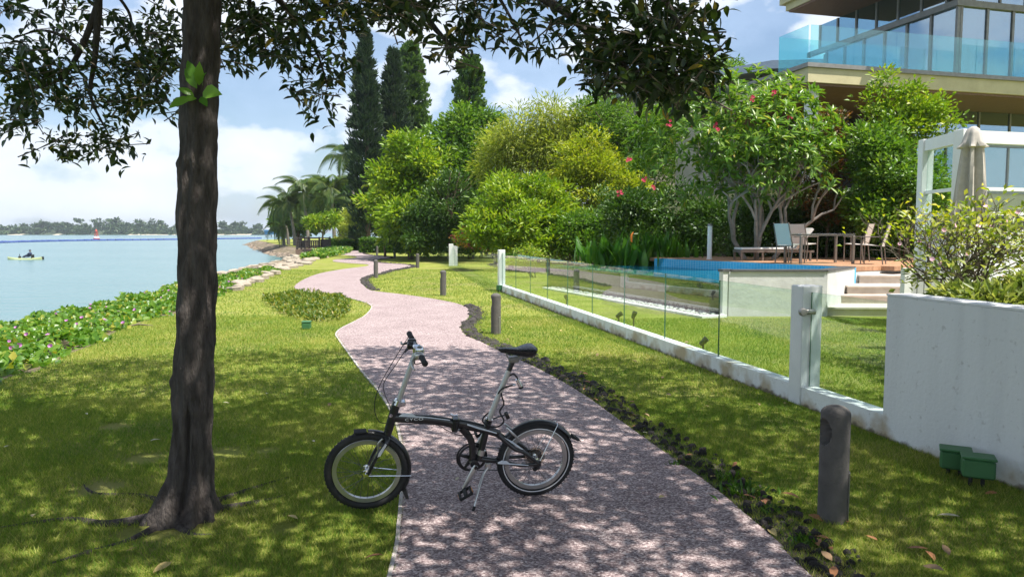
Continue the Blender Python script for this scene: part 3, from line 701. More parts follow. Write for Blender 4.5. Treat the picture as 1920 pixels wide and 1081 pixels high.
tb = empty('dining_table', (P(1535, 470, 18.8).x, 18.8, PZ), .1, label='long glass topped dining table with bronze frame on the deck', cat='table')
M_ttop = glassmat('table_glass', (.75, .85, .84), .25)
MB().box((-.72, -.45, .735), (.72, .45, .75), None, .004).build('tabletop', M_ttop, tb)
MB().box((-.70, -.43, .69), (.70, -.39, .732)).box((-.70, .39, .69), (.70, .43, .732)).box((-.70, -.389, .69), (-.66, .389, .732)).box((.66, -.389, .69), (.70, .389, .732)).build('apron', M_frame, tb)
for sx in (-1, 1):
    for sy in (-1, 1): MB().box((sx * .68 - .03, sy * .41 - .03, 0), (sx * .68 + .03, sy * .41 + .03, .688), None, .004).build('leg', M_frame, tb)
lg = empty('sun_lounger', (P(1450, 470, 20.6).x, 20.6, PZ), 0, label='low pale sun lounger with raised back beside the frangipani', cat='lounger')
M_pale = mat('pale_fabric', (.68, .66, .62), (.6, .58, .55), scale=20, rough=.85)
MB().box((-1.0, -.33, .30), (.55, .33, .36), None, .02).build('mattress', M_pale, lg)
MB().prism([(.55, .30), (.98, .86), (.93, .90), (.50, .36)], -.33, .33).build('backrest', M_pale, lg)
MB().box((-1.02, -.35, .23), (1.0, -.30, .29)).box((-1.02, .30, .23), (1.0, .35, .29)).box((-1.02, -.299, .23), (-.97, .299, .29)).build('frame', M_frame, lg)
for sx in (-.98, -.4, .9):
    for sy in (-.32, .32): MB().box((sx - .025, sy - .025, 0), (sx + .025, sy + .025, .229)).build('leg', M_frame, lg)
q = P(1330, 486, 21.6); ol = empty('pole_light', (q.x, q.y, PZ), label='slim white pole standing at the pool corner', cat='pole')
MB().lathe([(.085, 0), (.085, .012), (.068, .02), (.066, .96), (0.0, .965)], 20).build('shaft', M_white, ol)
MB().lathe([(.07, .966), (.07, 1.0), (.05, 1.03), (0, 1.035)], 20).build('cap', M_steel, ol)
# ================================================================ white glazed screen and parasol
scr = empty('glazed_screen', tuple(P(1735, 520, 14.0)), label='white framed glass screen enclosing the terrace beside the closed parasol', cat='screen')
scr.location.z = 0
S0 = P(1737, 262, 14.1); S1 = P(1806, 246, 12.75); S2 = S1 + e1 * 5.0
ZT = S0.z
def screen_bay(A, B, last):
    D = B - A; M2 = frame2((A.x, A.y, 0), D); L2 = Vector((D.x, D.y, 0)).length
    pb(MB().box((-.10, -.10, -.05), (.10, .10, ZT), M2, .006), 'post', M_white, scr)
    if last: pb(MB().box((L2 - .1, -.1, -.05), (L2 + .1, .1, ZT), M2, .006), 'post', M_white, scr)
    pb(MB().box((.101, -.07, ZT - .22), (L2 - .101, .07, ZT - .01), M2), 'top_beam', M_white, scr)
    pb(MB().box((.101, -.06, -.05), (L2 - .101, .06, 1.75), M2), 'dado_wall', M_white, scr)
    for z in (2.0, 2.42): pb(MB().box((.101, -.035, z), (L2 - .101, .035, z + .06), M2), 'rail', M_white, scr)
    for k, (z0_, z1_) in enumerate(((1.75, 2.0), (2.06, 2.42), (2.48, ZT - .22))): pb(MB().box((.101, -.008, z0_), (L2 - .101, .008, z1_), M2), 'glass_pane', M_glass, scr)
screen_bay(S0, S1, False); screen_bay(S1, S1 + e1 * 2.2, False); screen_bay(S1 + e1 * 2.2, S1 + e1 * 4.4, True)
M_canvas = mat('beige_canvas', (.50, .455, .40), (.42, .38, .335), scale=14, rough=.9, bump=.004)
up_ = P(1826, 237, 12.0); um = empty('closed_parasol', (up_.x, up_.y, 0), label='closed beige canvas parasol tied up beside the white screen', cat='parasol')
mb = MB(); nn = 28; prof = [(3.45, .03), (3.41, .085), (3.33, .115), (3.2, .15), (3.12, .185), (3.10, .13), (2.9, .15), (2.5, .18), (2.1, .21), (1.85, .235)]
top = up_.z; vs = []
for j, (z, r) in enumerate(prof):
    for k in range(nn):
        a = 2 * math.pi * k / nn; rr = r * (1 + (.34 if j > 3 else .05) * math.cos(a * 7 + z * .9) + .10 * math.sin(a * 3 + z * 2)); vs.append((math.cos(a) * rr, math.sin(a) * rr, top - 3.45 + z))
mb.add(vs, [(i * nn + k, i * nn + (k + 1) % nn, (i + 1) * nn + (k + 1) % nn, (i + 1) * nn + k) for i in range(len(prof) - 1) for k in range(nn)] + [tuple(range(nn))], True)
mb.build('canopy', M_canvas, um); MB().lathe([(.03, 0), (.03, top - .03)], 12).build('pole', M_steel, um); MB().lathe([(.32, 0), (.32, .06), (.06, .08), (.05, .3)], 24).build('base', M_steel, um)
# grey slatted gate behind the wall
gt = empty('slatted_panel', tuple(P(1705, 540, 11.0)), label='pale grey slatted panel at the foot of the white screen', cat='panel'); gt.location.z = 0
M_slat = mat('pale_grey_slat', (.45, .46, .45), (.38, .39, .38), rough=.6)
a = P(1693, 505, 10.6); M2 = frame2((a.x, a.y, 0), (1, .1))
pb(MB().box((0, -.05, -.05), (.10, .05, a.z + .02), M2), 'post', M_white, gt)
for k in range(7): pb(MB().box((.115 + k * .105, -.02, 0), (.205 + k * .105, .02, a.z - .03), M2), 'slat', M_slat, gt)
# ================================================================ house
HO = Vector((9.8, 25, 0)); MH = Matrix(((e1.x, e2.x, 0, HO.x), (e1.y, e2.y, 0, HO.y), (0, 0, 1, 0), (0, 0, 0, 1)))
M_cream = mat('cream_fascia', (.52, .46, .27), (.44, .385, .22), scale=2, rough=.6)
M_metal = mat('grey_metal_trim', (.26, .25, .24), (.2, .19, .18), rough=.45, metal=.3)
M_soffit = mat('brown_soffit', (.20, .11, .075), (.15, .08, .05), scale=3, rough=.6, stretch=(8, 1, 1))
M_hglass = glassmat('house_glass', (.32, .50, .55), .42, (.72, .88, 1.0))
M_bglass = glassmat('balcony_glass', (.72, .93, .93), .10, (.85, 1, 1))
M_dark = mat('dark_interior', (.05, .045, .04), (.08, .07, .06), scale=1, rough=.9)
M_inn = mat('pale_interior', (.35, .33, .30), (.28, .26, .24), scale=.7, rough=.9)
M_blind = mat('grey_blind', (.5, .52, .5), (.45, .47, .45), rough=.9)
M_beige = mat('beige_wall', (.42, .38, .32), (.36, .33, .28), scale=1, rough=.9)
hs = empty('modern_house', tuple(HO), label='modern villa with glass walls, deep flat roof and glass balcony', cat='house')
def hb(name, m, a0, a1, b0, b1, z0, z1, bev=0): return pb(MB().box((a0, b0, z0), (a1, b1, z1), MH, bev), name, m, hs)
ZS = 7.3
hb('upper_slab', M_cream, 0, 22, 0, 8.5, ZS - .62, ZS - .14); hb('slab_trim', M_metal, -.08, 22.1, -.08, 8.6, ZS - .139, ZS)
hb('slab_soffit', M_soffit, .1, 21.9, .1, 8.4, ZS - .70, ZS - .621)
# upper storey
BA, BB, BB2, ZR = 6.5, .45, 7.4, 11.05
ZT2 = 9.75
hb('upper_floor_interior', M_inn, BA + 3, 21, BB + 4, 11.5, ZS + .01, ZR - .3)
hb('inner_floor', M_beige, BA + .1, 21, BB + .1, 11.4, ZS + .002, ZS + .03)
hb('transom_beam', M_metal, BA - .16, 22, BB - .12, BB, ZT2, ZT2 + .22); hb('transom_beam', M_metal, BA - .16, BA, BB + .001, BB2 + 1.2, ZT2, ZT2 + .22)
for k in range(7):
    b_ = BB + k * (BB2 - BB) / 6; hb('mullion', M_metal, BA - .06, BA + .06, b_ - .05, b_ + .05, ZS + .001, ZT2 - .001); 
    b2 = BB + .5 + k * (BB2 - BB) / 6; hb('mullion', M_metal, BA - .05, BA + .05, b2 - .045, b2 + .045, ZT2 + .221, ZR - .001)
    if k < 6:
        hb('window_pane', M_hglass, BA - .012, BA + .012, b_ + .06, b_ + (BB2 - BB) / 6 - .06, ZS + .002, ZT2 - .002)
        hb('window_pane', M_hglass, BA - .012, BA + .012, b2 + .055, b2 + (BB2 - BB) / 6 - .055, ZT2 + .222, ZR - .002)
for k in range(10):
    a_ = BA + .12 + k * 1.18
    hb('mullion', M_metal, a_ - .05, a_ + .05, BB - .06, BB + .06, ZS + .001, ZT2 - .001); hb('mullion', M_metal, a_ + .5, a_ + .58, BB - .05, BB + .05, ZT2 + .221, ZR - .001)
    hb('window_pane', M_hglass, a_ + .06, a_ + 1.12, BB - .012, BB + .012, ZS + .002, ZT2 - .002); hb('window_pane', M_hglass, a_ - .55, a_ + .49, BB - .013, BB + .011, ZT2 + .222, ZR - .002)
    if k < 4: hb('blind', M_blind, a_ + .1, a_ + 1.05, BB + .3, BB + .32, ZS + 1.25 if k < 2 else ZS + 1.0, ZT2 - .05)
hb('curtain', M_dark, BA + .9, BA + 1.3, BB + .5, BB + .6, ZS + .03, ZS + 1.9); hb('curtain', M_beige, BA + 3.2, BA + 3.9, BB + .5, BB + .6, ZS + .03, ZS + 1.6)
# roof
RA = 3.85
hb('roof_soffit', M_soffit, RA + .05, 22, -1.6, 6.6, ZR, ZR + .08); hb('roof_fascia', M_cream, RA, 22.1, -1.7, 6.75, ZR + .081, ZR + .36); hb('roof_edge', M_cream, RA - .18, 22.3, -1.9, 6.95, ZR + .361, ZR + .62); hb('roof_edge', M_metal, RA - .22, 22.4, -1.95, 7.0, ZR + .621, ZR + .68)
# balcony glass
hb('balustrade_pane', M_bglass, .05, .074, .12, 1.70, ZS + .002, ZS + 1.25)
for k in range(9): hb('balustrade_pane', M_bglass, .12 + k * 1.72, 1.81 + k * 1.72, .06, .084, ZS + .002, ZS + 1.25)
hb('balustrade_pane', M_bglass, .08, 6.4, 1.72, 1.744, ZS + .002, ZS + 1.25)
# middle storey
q = P(1521, 200, 25.9); qa = MH.inverted() @ Vector((q.x, q.y, 0))
o = MB().lathe([(.23, 3.4), (.23, ZS - .701)], 20, Matrix.Translation((q.x, q.y, 0))); pb(o, 'column', M_white, hs)
hb('middle_slab', M_cream, .0, 22, 2.2, 11.5, 2.55, 3.25); hb('slab_trim', M_metal, -.06, 22.1, 2.12, 11.6, 3.251, 3.38)
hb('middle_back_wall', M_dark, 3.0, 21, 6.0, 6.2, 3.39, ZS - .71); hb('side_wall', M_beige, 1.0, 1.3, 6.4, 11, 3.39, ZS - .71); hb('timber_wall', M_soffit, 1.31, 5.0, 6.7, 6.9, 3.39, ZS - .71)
for k in range(8):
    a_ = 7.2 + k * 1.6; hb('mullion', M_metal, a_ - .04, a_ + .04, 2.95, 3.05, 3.39, ZS - .71)
    hb('window_pane', M_hglass, a_ + .041, a_ + 1.559, 2.99, 3.01, 3.39, ZS - .71)
hb('transom_beam', M_metal, 7.2, 20, 2.9, 2.949, 5.2, 5.42)
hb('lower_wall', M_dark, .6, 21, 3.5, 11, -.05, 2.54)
hb('column', M_white, .3, .7, 2.5, 2.9, -.05, 2.549)
# white volume of the next bay at the frame's edge
M_roofb = mat('slate_blue_roof', (.10, .15, .21), (.14, .19, .25), scale=3, rough=.6)
nb = empty('neighbour_house', tuple(P(1400, 200, 44)), label='grey walled house with sloping slate blue roof behind the frangipani', cat='house'); nb.location.z = 0
a = P(1447, 113, 42); c_ = P(1170, 165, 42)
M2 = frame2((c_.x, 42, 0), (1, .05)); Lr = a.x - c_.x
pb(MB().box((.6, .5, 0), (Lr + 6, 9, c_.z - .2), M2), 'wall', M_beige, nb)
mb = MB(); mb.prism([(-.5, c_.z - .1), (Lr, a.z), (Lr + 6, a.z + .2), (Lr + 6, a.z - .2), (Lr, a.z - .45), (-.3, c_.z - .55)], -.4, 9.5, M2); pb(mb, 'roof', M_roofb, nb)
pb(MB().box((Lr - 3, .4, c_.z - .19), (Lr + 5, .49, a.z - .9), M2), 'gable_wall', M_dark, nb)
# ================================================================ trees and shrubs
def trunk_mesh(pts, rs, n=10): return MB().tube(catmull(pts, 4), list(np.interp(np.linspace(0, 1, (len(pts) - 1) * 4 + 1), np.linspace(0, 1, len(rs)), rs)), n)
def tree(name, label, u, v, Y, arrs, m, cat='tree', group=None, height=None, r=.12, bark=None, stems=1, kind_crown='crown', base_z=0):
    b = P(u, v, Y); t = empty(name, (b.x, Y, base_z), label=label, cat=cat, group=group)
    arrs = [arrs] if isinstance(arrs, tuple) else arrs
    V, F, A = join_arrays(arrs); V = V - np.array([b.x, Y, base_z])
    link(kind_crown, tri_mesh(kind_crown, V, F, A), m, t)
    if height:
        mb = MB()
        for s in range(stems):
            a = random.uniform(0, 6.28); k = .35 * (stems > 1)
            mb.tube(catmull([(math.cos(a) * .1 * k, math.sin(a) * .1 * k, -.05), (math.cos(a) * k * .5, math.sin(a) * k * .5, height * .4), (math.cos(a + .6) * (k + .2), math.sin(a + .6) * (k + .2), height * .75), (math.cos(a + .9) * (k + .4), math.sin(a + .9) * .4, height)], 4), list(np.linspace(r, r * .35, 13)), 8)
            for j in range(4):
                z = height * random.uniform(.35, .75); b2 = random.uniform(0, 6.28); l = height * .3
                mb.tube([(math.cos(a) * k * .7, math.sin(a) * k * .7, z), (math.cos(b2) * l * .5, math.sin(b2) * l * .5, z + l * .5), (math.cos(b2) * l, math.sin(b2) * l, z + l)], [r * .4, r * .28, r * .12], 6)
        mb.build('trunk', bark or M_bark2, t)
    return t
FO = foliage_arrays
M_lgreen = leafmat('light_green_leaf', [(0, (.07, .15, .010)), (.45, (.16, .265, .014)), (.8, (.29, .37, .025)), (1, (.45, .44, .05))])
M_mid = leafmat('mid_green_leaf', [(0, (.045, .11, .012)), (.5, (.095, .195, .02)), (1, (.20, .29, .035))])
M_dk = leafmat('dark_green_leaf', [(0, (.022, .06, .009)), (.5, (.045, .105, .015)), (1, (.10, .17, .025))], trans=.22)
M_yel = leafmat('yellow_green_leaf', [(0, (.12, .19, .010)), (.5, (.25, .31, .018)), (.85, (.40, .41, .028)), (1, (.52, .46, .05))], trans=.38)
M_bam = leafmat('bamboo_leaf', [(0, (.13, .19, .02)), (.5, (.25, .30, .04)), (1, (.42, .42, .10))], trans=.38)
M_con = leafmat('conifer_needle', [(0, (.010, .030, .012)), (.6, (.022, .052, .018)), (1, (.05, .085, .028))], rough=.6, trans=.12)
M_red = leafmat('red_brown_leaf', [(0, (.05, .09, .012)), (.4, (.10, .08, .02)), (.75, (.20, .075, .03)), (1, (.30, .13, .05))])
# --- columnar pines
def conifer(name, label, u, Y, vtop, vbot, prof, n, L=.55, W=.13, m=M_con, base_v=455, droop=.5):
    b = P(u, base_v, Y); t = empty(name, (b.x, Y, 0), label=label, cat='tree'); ztop = P(u, vtop, Y).z - 0
    k = Y / FPX; h = RS.rand(n) ** .85
    z = .6 + (ztop - .6) * h; R = np.interp(h, [p[0] for p in prof], [p[1] * k for p in prof])
    # branch whorls: foliage gathers at discrete branch tips
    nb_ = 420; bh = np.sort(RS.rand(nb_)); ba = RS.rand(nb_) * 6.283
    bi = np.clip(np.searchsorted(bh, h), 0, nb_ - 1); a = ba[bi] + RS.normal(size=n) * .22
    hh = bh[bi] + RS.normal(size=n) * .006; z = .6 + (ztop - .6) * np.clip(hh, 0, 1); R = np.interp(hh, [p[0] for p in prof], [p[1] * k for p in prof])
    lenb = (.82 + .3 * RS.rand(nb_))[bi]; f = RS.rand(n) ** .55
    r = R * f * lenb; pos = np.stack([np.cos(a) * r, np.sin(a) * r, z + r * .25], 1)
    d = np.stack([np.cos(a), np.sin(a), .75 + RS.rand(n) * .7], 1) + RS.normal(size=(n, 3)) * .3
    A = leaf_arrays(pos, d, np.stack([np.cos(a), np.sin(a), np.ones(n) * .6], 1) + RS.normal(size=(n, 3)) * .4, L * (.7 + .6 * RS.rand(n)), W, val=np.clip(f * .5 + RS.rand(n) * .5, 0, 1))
    link('crown', tri_mesh('crown', *A), m, t)
    MB().tube([(0, 0, -.1), (0, 0, ztop * .5), (0, 0, ztop - .3)], [.28, .2, .04], 10).build('trunk', M_bark2, t)
    return t
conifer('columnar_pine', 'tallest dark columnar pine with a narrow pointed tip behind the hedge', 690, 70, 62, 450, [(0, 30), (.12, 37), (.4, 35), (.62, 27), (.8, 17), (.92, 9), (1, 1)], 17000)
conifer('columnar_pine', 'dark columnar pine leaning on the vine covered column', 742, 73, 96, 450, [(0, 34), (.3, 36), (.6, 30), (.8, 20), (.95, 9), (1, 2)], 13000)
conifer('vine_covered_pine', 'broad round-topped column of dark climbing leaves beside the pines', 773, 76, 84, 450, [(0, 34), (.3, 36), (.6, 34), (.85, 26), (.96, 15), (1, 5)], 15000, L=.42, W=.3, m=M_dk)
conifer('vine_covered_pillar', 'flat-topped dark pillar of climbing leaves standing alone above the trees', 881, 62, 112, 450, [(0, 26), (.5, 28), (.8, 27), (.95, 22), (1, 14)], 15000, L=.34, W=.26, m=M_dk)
# --- garden trees
tree('light_green_tree', 'lush light green tree in front of the columnar pines', 770, 470, 47, [FO([lobe(772, 285, 42, 48, 47), lobe(745, 340, 42, 50, 47), lobe(800, 330, 44, 60, 47), lobe(765, 390, 60, 55, 46), lobe(790, 430, 56, 36, 46)], 680, 22, .75, .34, .14)], M_lgreen, height=6, r=.2)
tree('yellow_leaved_shrub_tree', 'small tree with long yellowing leaves beside the dark pine', 722, 470, 52, [FO([lobe(712, 378, 34, 24, 52), lobe(735, 400, 40, 34, 52), lobe(760, 425, 45, 28, 50)], 230, 20, .65, .42, .13)], M_lgreen, height=3.2, r=.1)
tree('glossy_green_tree', 'dense mid green tree rising under the climbing pillar', 850, 475, 50, [FO([lobe(850, 265, 48, 50, 50), lobe(895, 250, 56, 44, 50), lobe(855, 330, 60, 60, 49), lobe(915, 310, 50, 60, 49), lobe(905, 370, 50, 40, 49)], 720, 22, .8, .34, .15)], M_mid, height=7.5, r=.22)
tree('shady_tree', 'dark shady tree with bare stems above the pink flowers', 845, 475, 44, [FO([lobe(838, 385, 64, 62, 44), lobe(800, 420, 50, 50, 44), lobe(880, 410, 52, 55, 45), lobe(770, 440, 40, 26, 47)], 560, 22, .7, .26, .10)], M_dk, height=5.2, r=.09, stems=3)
tree('mango_tree', 'bright yellow-green broadleaf tree behind the fence', 960, 480, 34, [FO([lobe(940, 385, 62, 52, 34), lobe(1005, 365, 58, 44, 34), lobe(965, 425, 85, 44, 33), lobe(905, 420, 40, 38, 33), lobe(1045, 405, 40, 50, 34), lobe(985, 452, 70, 26, 33), lobe(1070, 440, 40, 40, 34)], 900, 20, .48, .25, .085)], M_lgreen, height=3.2, r=.12, stems=2)
tree('bamboo_thicket', 'feathery yellow-green bamboo thicket', 1010, 480, 40, [FO([lobe(985, 268, 66, 50, 40), lobe(1045, 250, 70, 48, 40), lobe(1010, 320, 80, 60, 40), lobe(940, 300, 40, 50, 41), lobe(1060, 300, 60, 50, 40), lobe(1090, 262, 50, 40, 40)], 1150, 24, .75, .30, .055, upb=-.1, flat=1.0)], M_bam, height=7.5, r=.06, stems=4)
tree('golden_tree', 'golden yellow-green feathery tree between bamboo and frangipani', 1110, 480, 37, [FO([lobe(1090, 300, 55, 44, 37), lobe(1130, 330, 66, 48, 37), lobe(1090, 350, 60, 40, 37), lobe(1175, 350, 40, 40, 36), lobe(1110, 385, 60, 40, 36.5), lobe(1180, 395, 50, 36, 36)], 860, 24, .55, .22, .07)], M_yel, height=5, r=.1)
tree('fine_leaved_tree', 'fine-leaved green tree beside the frangipani top', 1180, 480, 39, [FO([lobe(1130, 225, 55, 36, 39), lobe(1185, 235, 66, 52, 39), lobe(1220, 290, 60, 60, 38), lobe(1150, 275, 55, 40, 39), lobe(1210, 350, 60, 50, 38), lobe(1260, 250, 60, 60, 39)], 980, 24, .65, .2, .07)], M_mid, height=8, r=.18)
tree('distant_tree', 'sparse olive tree crown showing above the fine-leaved tree', 1230, 470, 60, [FO([lobe(1150, 195, 45, 22, 60), lobe(1210, 180, 50, 24, 60), lobe(1350, 130, 32, 16, 60)], 200, 20, .8, .3, .13)], M_mid, height=9, r=.2)
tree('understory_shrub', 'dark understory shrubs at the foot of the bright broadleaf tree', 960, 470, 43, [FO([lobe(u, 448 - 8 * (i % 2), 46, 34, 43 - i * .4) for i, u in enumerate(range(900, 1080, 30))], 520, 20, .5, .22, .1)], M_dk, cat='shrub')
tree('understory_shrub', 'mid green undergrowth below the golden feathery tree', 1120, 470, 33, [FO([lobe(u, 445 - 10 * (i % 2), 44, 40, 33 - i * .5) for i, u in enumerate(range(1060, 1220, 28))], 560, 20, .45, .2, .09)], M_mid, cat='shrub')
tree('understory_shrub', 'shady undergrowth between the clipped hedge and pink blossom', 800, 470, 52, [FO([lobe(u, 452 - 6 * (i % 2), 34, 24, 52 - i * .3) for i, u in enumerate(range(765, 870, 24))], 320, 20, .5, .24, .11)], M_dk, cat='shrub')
tree('dark_shrub', 'dark shrubbery under the frangipani beside upright leaves', 1240, 480, 26.5, [FO([lobe(1200, 420, 60, 52, 26.5), lobe(1270, 400, 66, 60, 26.5), lobe(1330, 420, 60, 62, 26), lobe(1240, 470, 80, 30, 26), lobe(1160, 400, 45, 50, 27)], 700, 20, .45, .16, .075)], M_dk, cat='shrub')
hd = empty('tall_hedge', (9.5, 25, 0), label='tall dark green hedge behind the deck furniture', cat='hedge')
V, F, A = join_arrays([FO([lobe(1400 + k * 42, 440 + 8 * (k % 2), 40, 64, 24.2 - k * .12) for k in range(9)] + [lobe(1420 + k * 60, 400, 46, 40, 24.4) for k in range(5)], 1500, 18, .4, .15, .07, zmin=.3)])
V = V - np.array([9.5, 25, 0]); link('foliage', tri_mesh('foliage', V, F, A), M_dk, hd)
tree('tall_bush', 'tall loose bright green bush in front of the villa', 1690, 470, 21.5, [FO([lobe(1655, 300, 70, 62, 21.5), lobe(1700, 350, 80, 70, 21.3), lobe(1645, 390, 70, 60, 21.3)], 620, 18, .38, .15, .08), ], M_mid, cat='bush', height=3.2, r=.06, stems=3)
tree('airy_tree', 'airy lime green young tree rising in front of the villa slab', 1690, 470, 22.5, [FO([lobe(1690, 205, 78, 34, 22.5), lobe(1740, 210, 50, 30, 22.5), lobe(1640, 190, 36, 26, 22.5), lobe(1665, 250, 56, 30, 22.3), lobe(1760, 250, 40, 24, 22.3), lobe(1655, 150, 14, 22, 22.5)], 210, 18, .36, .15, .075, shell=.2)], M_lgreen, height=5.6, r=.05, stems=2)
tree('red_brown_shrub', 'rusty red-brown leaved shrub between frangipani and bright bush', 1550, 470, 23, [FO([lobe(1556, 250, 22, 42, 23), lobe(1560, 310, 30, 40, 23), lobe(1540, 370, 40, 50, 23)], 260, 18, .34, .13, .06)], M_red, cat='shrub', height=4, r=.05)
# --- frangipani
fr_ = P(1418, 470, 21.8); FT = empty('frangipani_tree', (fr_.x, 21.8, .3), label='spreading frangipani tree with pink flower clusters behind the lounger', cat='tree')
M_fbark = mat('pale_grey_bark', (.30, .27, .24), (.2, .18, .16), scale=8, rough=.9, bump=.01)
mbt = MB(); tips = []
rr = random.Random(5)
fc = P(1372, 268, 21.8) - Vector(FT.location); frx, frz = 200 * 21.8 / FPX, 140 * 21.8 / FPX
def fbranch(p, d, l, r, dep):
    q = p + d * l; m_ = p + d * l * .5 + Vector((rr.uniform(-.06, .06), rr.uniform(-.06, .06), .05)) * l
    mbt.tube([p, m_, q], [r, r * .88, r * .76], 7 if r > .03 else 5, cap=False)
    e = ((q.x - fc.x) / frx) ** 2 + ((q.y - fc.y) / 2.6) ** 2 + ((q.z - fc.z) / frz) ** 2
    if dep == 0 or (e > .9 and dep < 4): tips.append((q, d)); return
    for k in range(3 if rr.random() < .55 else 2):
        a = rr.uniform(0, 6.28); o = d.orthogonal().normalized(); o.rotate(Matrix.Rotation(a, 3, d)); nd = (d * 1.0 + o * rr.uniform(.55, .95) + Vector((0, 0, .12)) + (fc - q).normalized() * (.25 if e > .6 else 0)).normalized()
        fbranch(q, nd, l * rr.uniform(.66, .86), r * .68, dep - 1)
for d, l in (((-.55, -.1, 1), 1.35), ((.1, .1, 1), 1.25), ((.62, -.15, 1), 1.3), ((-.15, -.45, 1), 1.25)): fbranch(Vector((d[0] * .12, d[1] * .1, 0)), Vector(d).normalized(), l, .085, 6)
mbt.build('trunk', M_fbark, FT)
M_fra = leafmat('frangipani_leaf', [(0, (.06, .14, .014)), (.5, (.115, .225, .026)), (.95, (.20, .29, .045)), (1, (.4, .34, .05))], rough=.33)
pos, dd, nr_ = [], [], []
tips = [t for t in tips]
rr.shuffle(tips); tips = tips[:620]
for q, d in tips:
    for k in range(8):
        a = rr.uniform(0, 6.28); o = d.orthogonal().normalized(); o.rotate(Matrix.Rotation(a, 3, d)); ld = (o + d * rr.uniform(.1, 1.0) + Vector((0, 0, .1))).normalized(); pos.append(q + d * rr.uniform(-.08, .02)); dd.append(ld); nr_.append(d + Vector((0, 0, .7)))
for k in range(640):
    d = Vector((rr.gauss(0, 1), rr.gauss(0, 1), rr.gauss(.45, .8))).normalized(); f = rr.uniform(.72, 1.0) * (1 + .07 * math.sin(d.x * 9) * math.sin(d.z * 7))
    q = fc + Vector((d.x * frx * f, d.y * 2.5 * f, d.z * frz * f - .1))
    if q.z < fc.z - frz * .78: continue
    d = (d + Vector((0, 0, .6))).normalized()
    for j in range(9):
        a = rr.uniform(0, 6.28); o = d.orthogonal().normalized(); o.rotate(Matrix.Rotation(a, 3, d)); pos.append(q + d * rr.uniform(-.1, .02)); dd.append((o + d * rr.uniform(.1, 1.0)).normalized()); nr_.append(d + Vector((0, 0, .7)))
A = leaf_arrays(np.array(pos), np.array(dd), np.array(nr_), np.array([rr.uniform(.2, .34) for _ in pos]), .085, fold=.12)
crown('crown', A, M_fra, FT)
M_pink = mat('pink_flower', (.62, .03, .10), (.72, .10, .18), scale=20, rough=.6)
for u, v in ((1450, 174), (1254, 231), (1346, 243), (1409, 185), (1208, 335), (1342, 234), (1222, 350), (1300, 235), (1268, 216), (1162, 362), (1480, 220), (1180, 300)):
    mb = MB(); c = P(u, v, 19.8 + rr.uniform(-.3, .3)) - Vector(FT.location)
    for k in range(5):
        f0 = c + Vector((rr.uniform(-.06, .06), rr.uniform(-.05, .05), rr.uniform(-.06, .06)))
        for j in range(5):
            a = 6.283 * j / 5; mb.add([f0, f0 + Vector((math.cos(a) * .03, -.02, math.sin(a) * .03)), f0 + Vector((math.cos(a + .5) * .045, -.01, math.sin(a + .5) * .045)), f0 + Vector((math.cos(a + 1) * .03, -.02, math.sin(a + 1) * .03))], [(0, 1, 2, 3)])
    mb.build('flower_cluster', M_pink, FT)
# --- twiggy shrubs
def twiggy(name, label, base, h, spread, n0, lm, L, W, nl, depth=4, seed=1, r0=.035, flower=None, cat='shrub', branchmat=None):
    r = random.Random(seed); t = empty(name, tuple(base), label=label, cat=cat); mb = MB(); tp = []
    def br_(p, d, l, rad, dep):
        q = p + d * l; mb.tube([p, p + d * l * .5 + Vector((r.uniform(-1, 1), r.uniform(-1, 1), r.uniform(-.5, .5))) * l * .12, q], [rad, rad * .85, rad * .7], 5, cap=False)
        tp.append((q, d, dep))
        if dep == 0: return
        for k in range(r.choice((2, 2, 3))):
            nd = (d + Vector((r.uniform(-1, 1) * spread, r.uniform(-1, 1) * spread, r.uniform(-.35, .5)))).normalized(); br_(q, nd, l * r.uniform(.62, .9), rad * .62, dep - 1)
    for k in range(n0): br_(Vector((r.uniform(-.1, .1), r.uniform(-.1, .1), 0)), Vector((r.uniform(-1, 1) * spread * .8, r.uniform(-1, 1) * spread * .6, 1)).normalized(), h * .3, r0, depth)
    mb.build('branches', branchmat or M_twig, t)
    tp = [x for x in tp if x[2] <= 1]; pos = []; dd = []
    for k in range(nl):
        q, d, _ = r.choice(tp); pos.append(q + Vector((r.gauss(0, 1), r.gauss(0, 1), r.gauss(0, 1))) * h * .05); dd.append(d + Vector((r.gauss(0, .7), r.gauss(0, .7), r.gauss(0, .5))))
    A = leaf_arrays(np.array(pos), np.array(dd), np.array([[0, -.2, 1.]]) + RS.normal(size=(nl, 3)) * .5, L * (.7 + .6 * RS.rand(nl)), W * (.7 + .6 * RS.rand(nl)))
    crown('leaves', A, lm, t)
    if flower:
        fm, nf, fs = flower
        for k in range(nf):
            q, d, _ = r.choice(tp); o = link('flower', fme2, None, t, q + Vector((0, -.03, .03))); o.rotation_euler = (r.uniform(.3, 1.4), 0, r.uniform(-1, 1)); o.scale = [fs] * 3
    return t
mb = MB(); nn = 10
mb.add([(0, 0, -.25)] + [(math.cos(2 * math.pi * k / nn), math.sin(2 * math.pi * k / nn), .15 * (k % 2)) for k in range(nn)], [(0, 1 + k, 1 + (k + 1) % nn) for k in range(nn)], True)
fme2 = mb.mesh('flower'); M_pk = mat('pale_pink_petal', (.75, .38, .48), (.8, .55, .6), scale=3, rough=.6); fme2.materials.append(M_pk)
M_var = leafmat('variegated_leaf', [(0, (.09, .14, .03)), (.5, (.20, .25, .06)), (.8, (.36, .38, .14)), (1, (.55, .52, .28))], rough=.4)
twiggy('bare_shrub', 'half-bare twiggy shrub with small pale leaves beside upright leaf clump', G(1076, 508), 1.5, .75, 5, M_var, .09, .04, 1500, 4, 3, .035, branchmat=M_bark2)
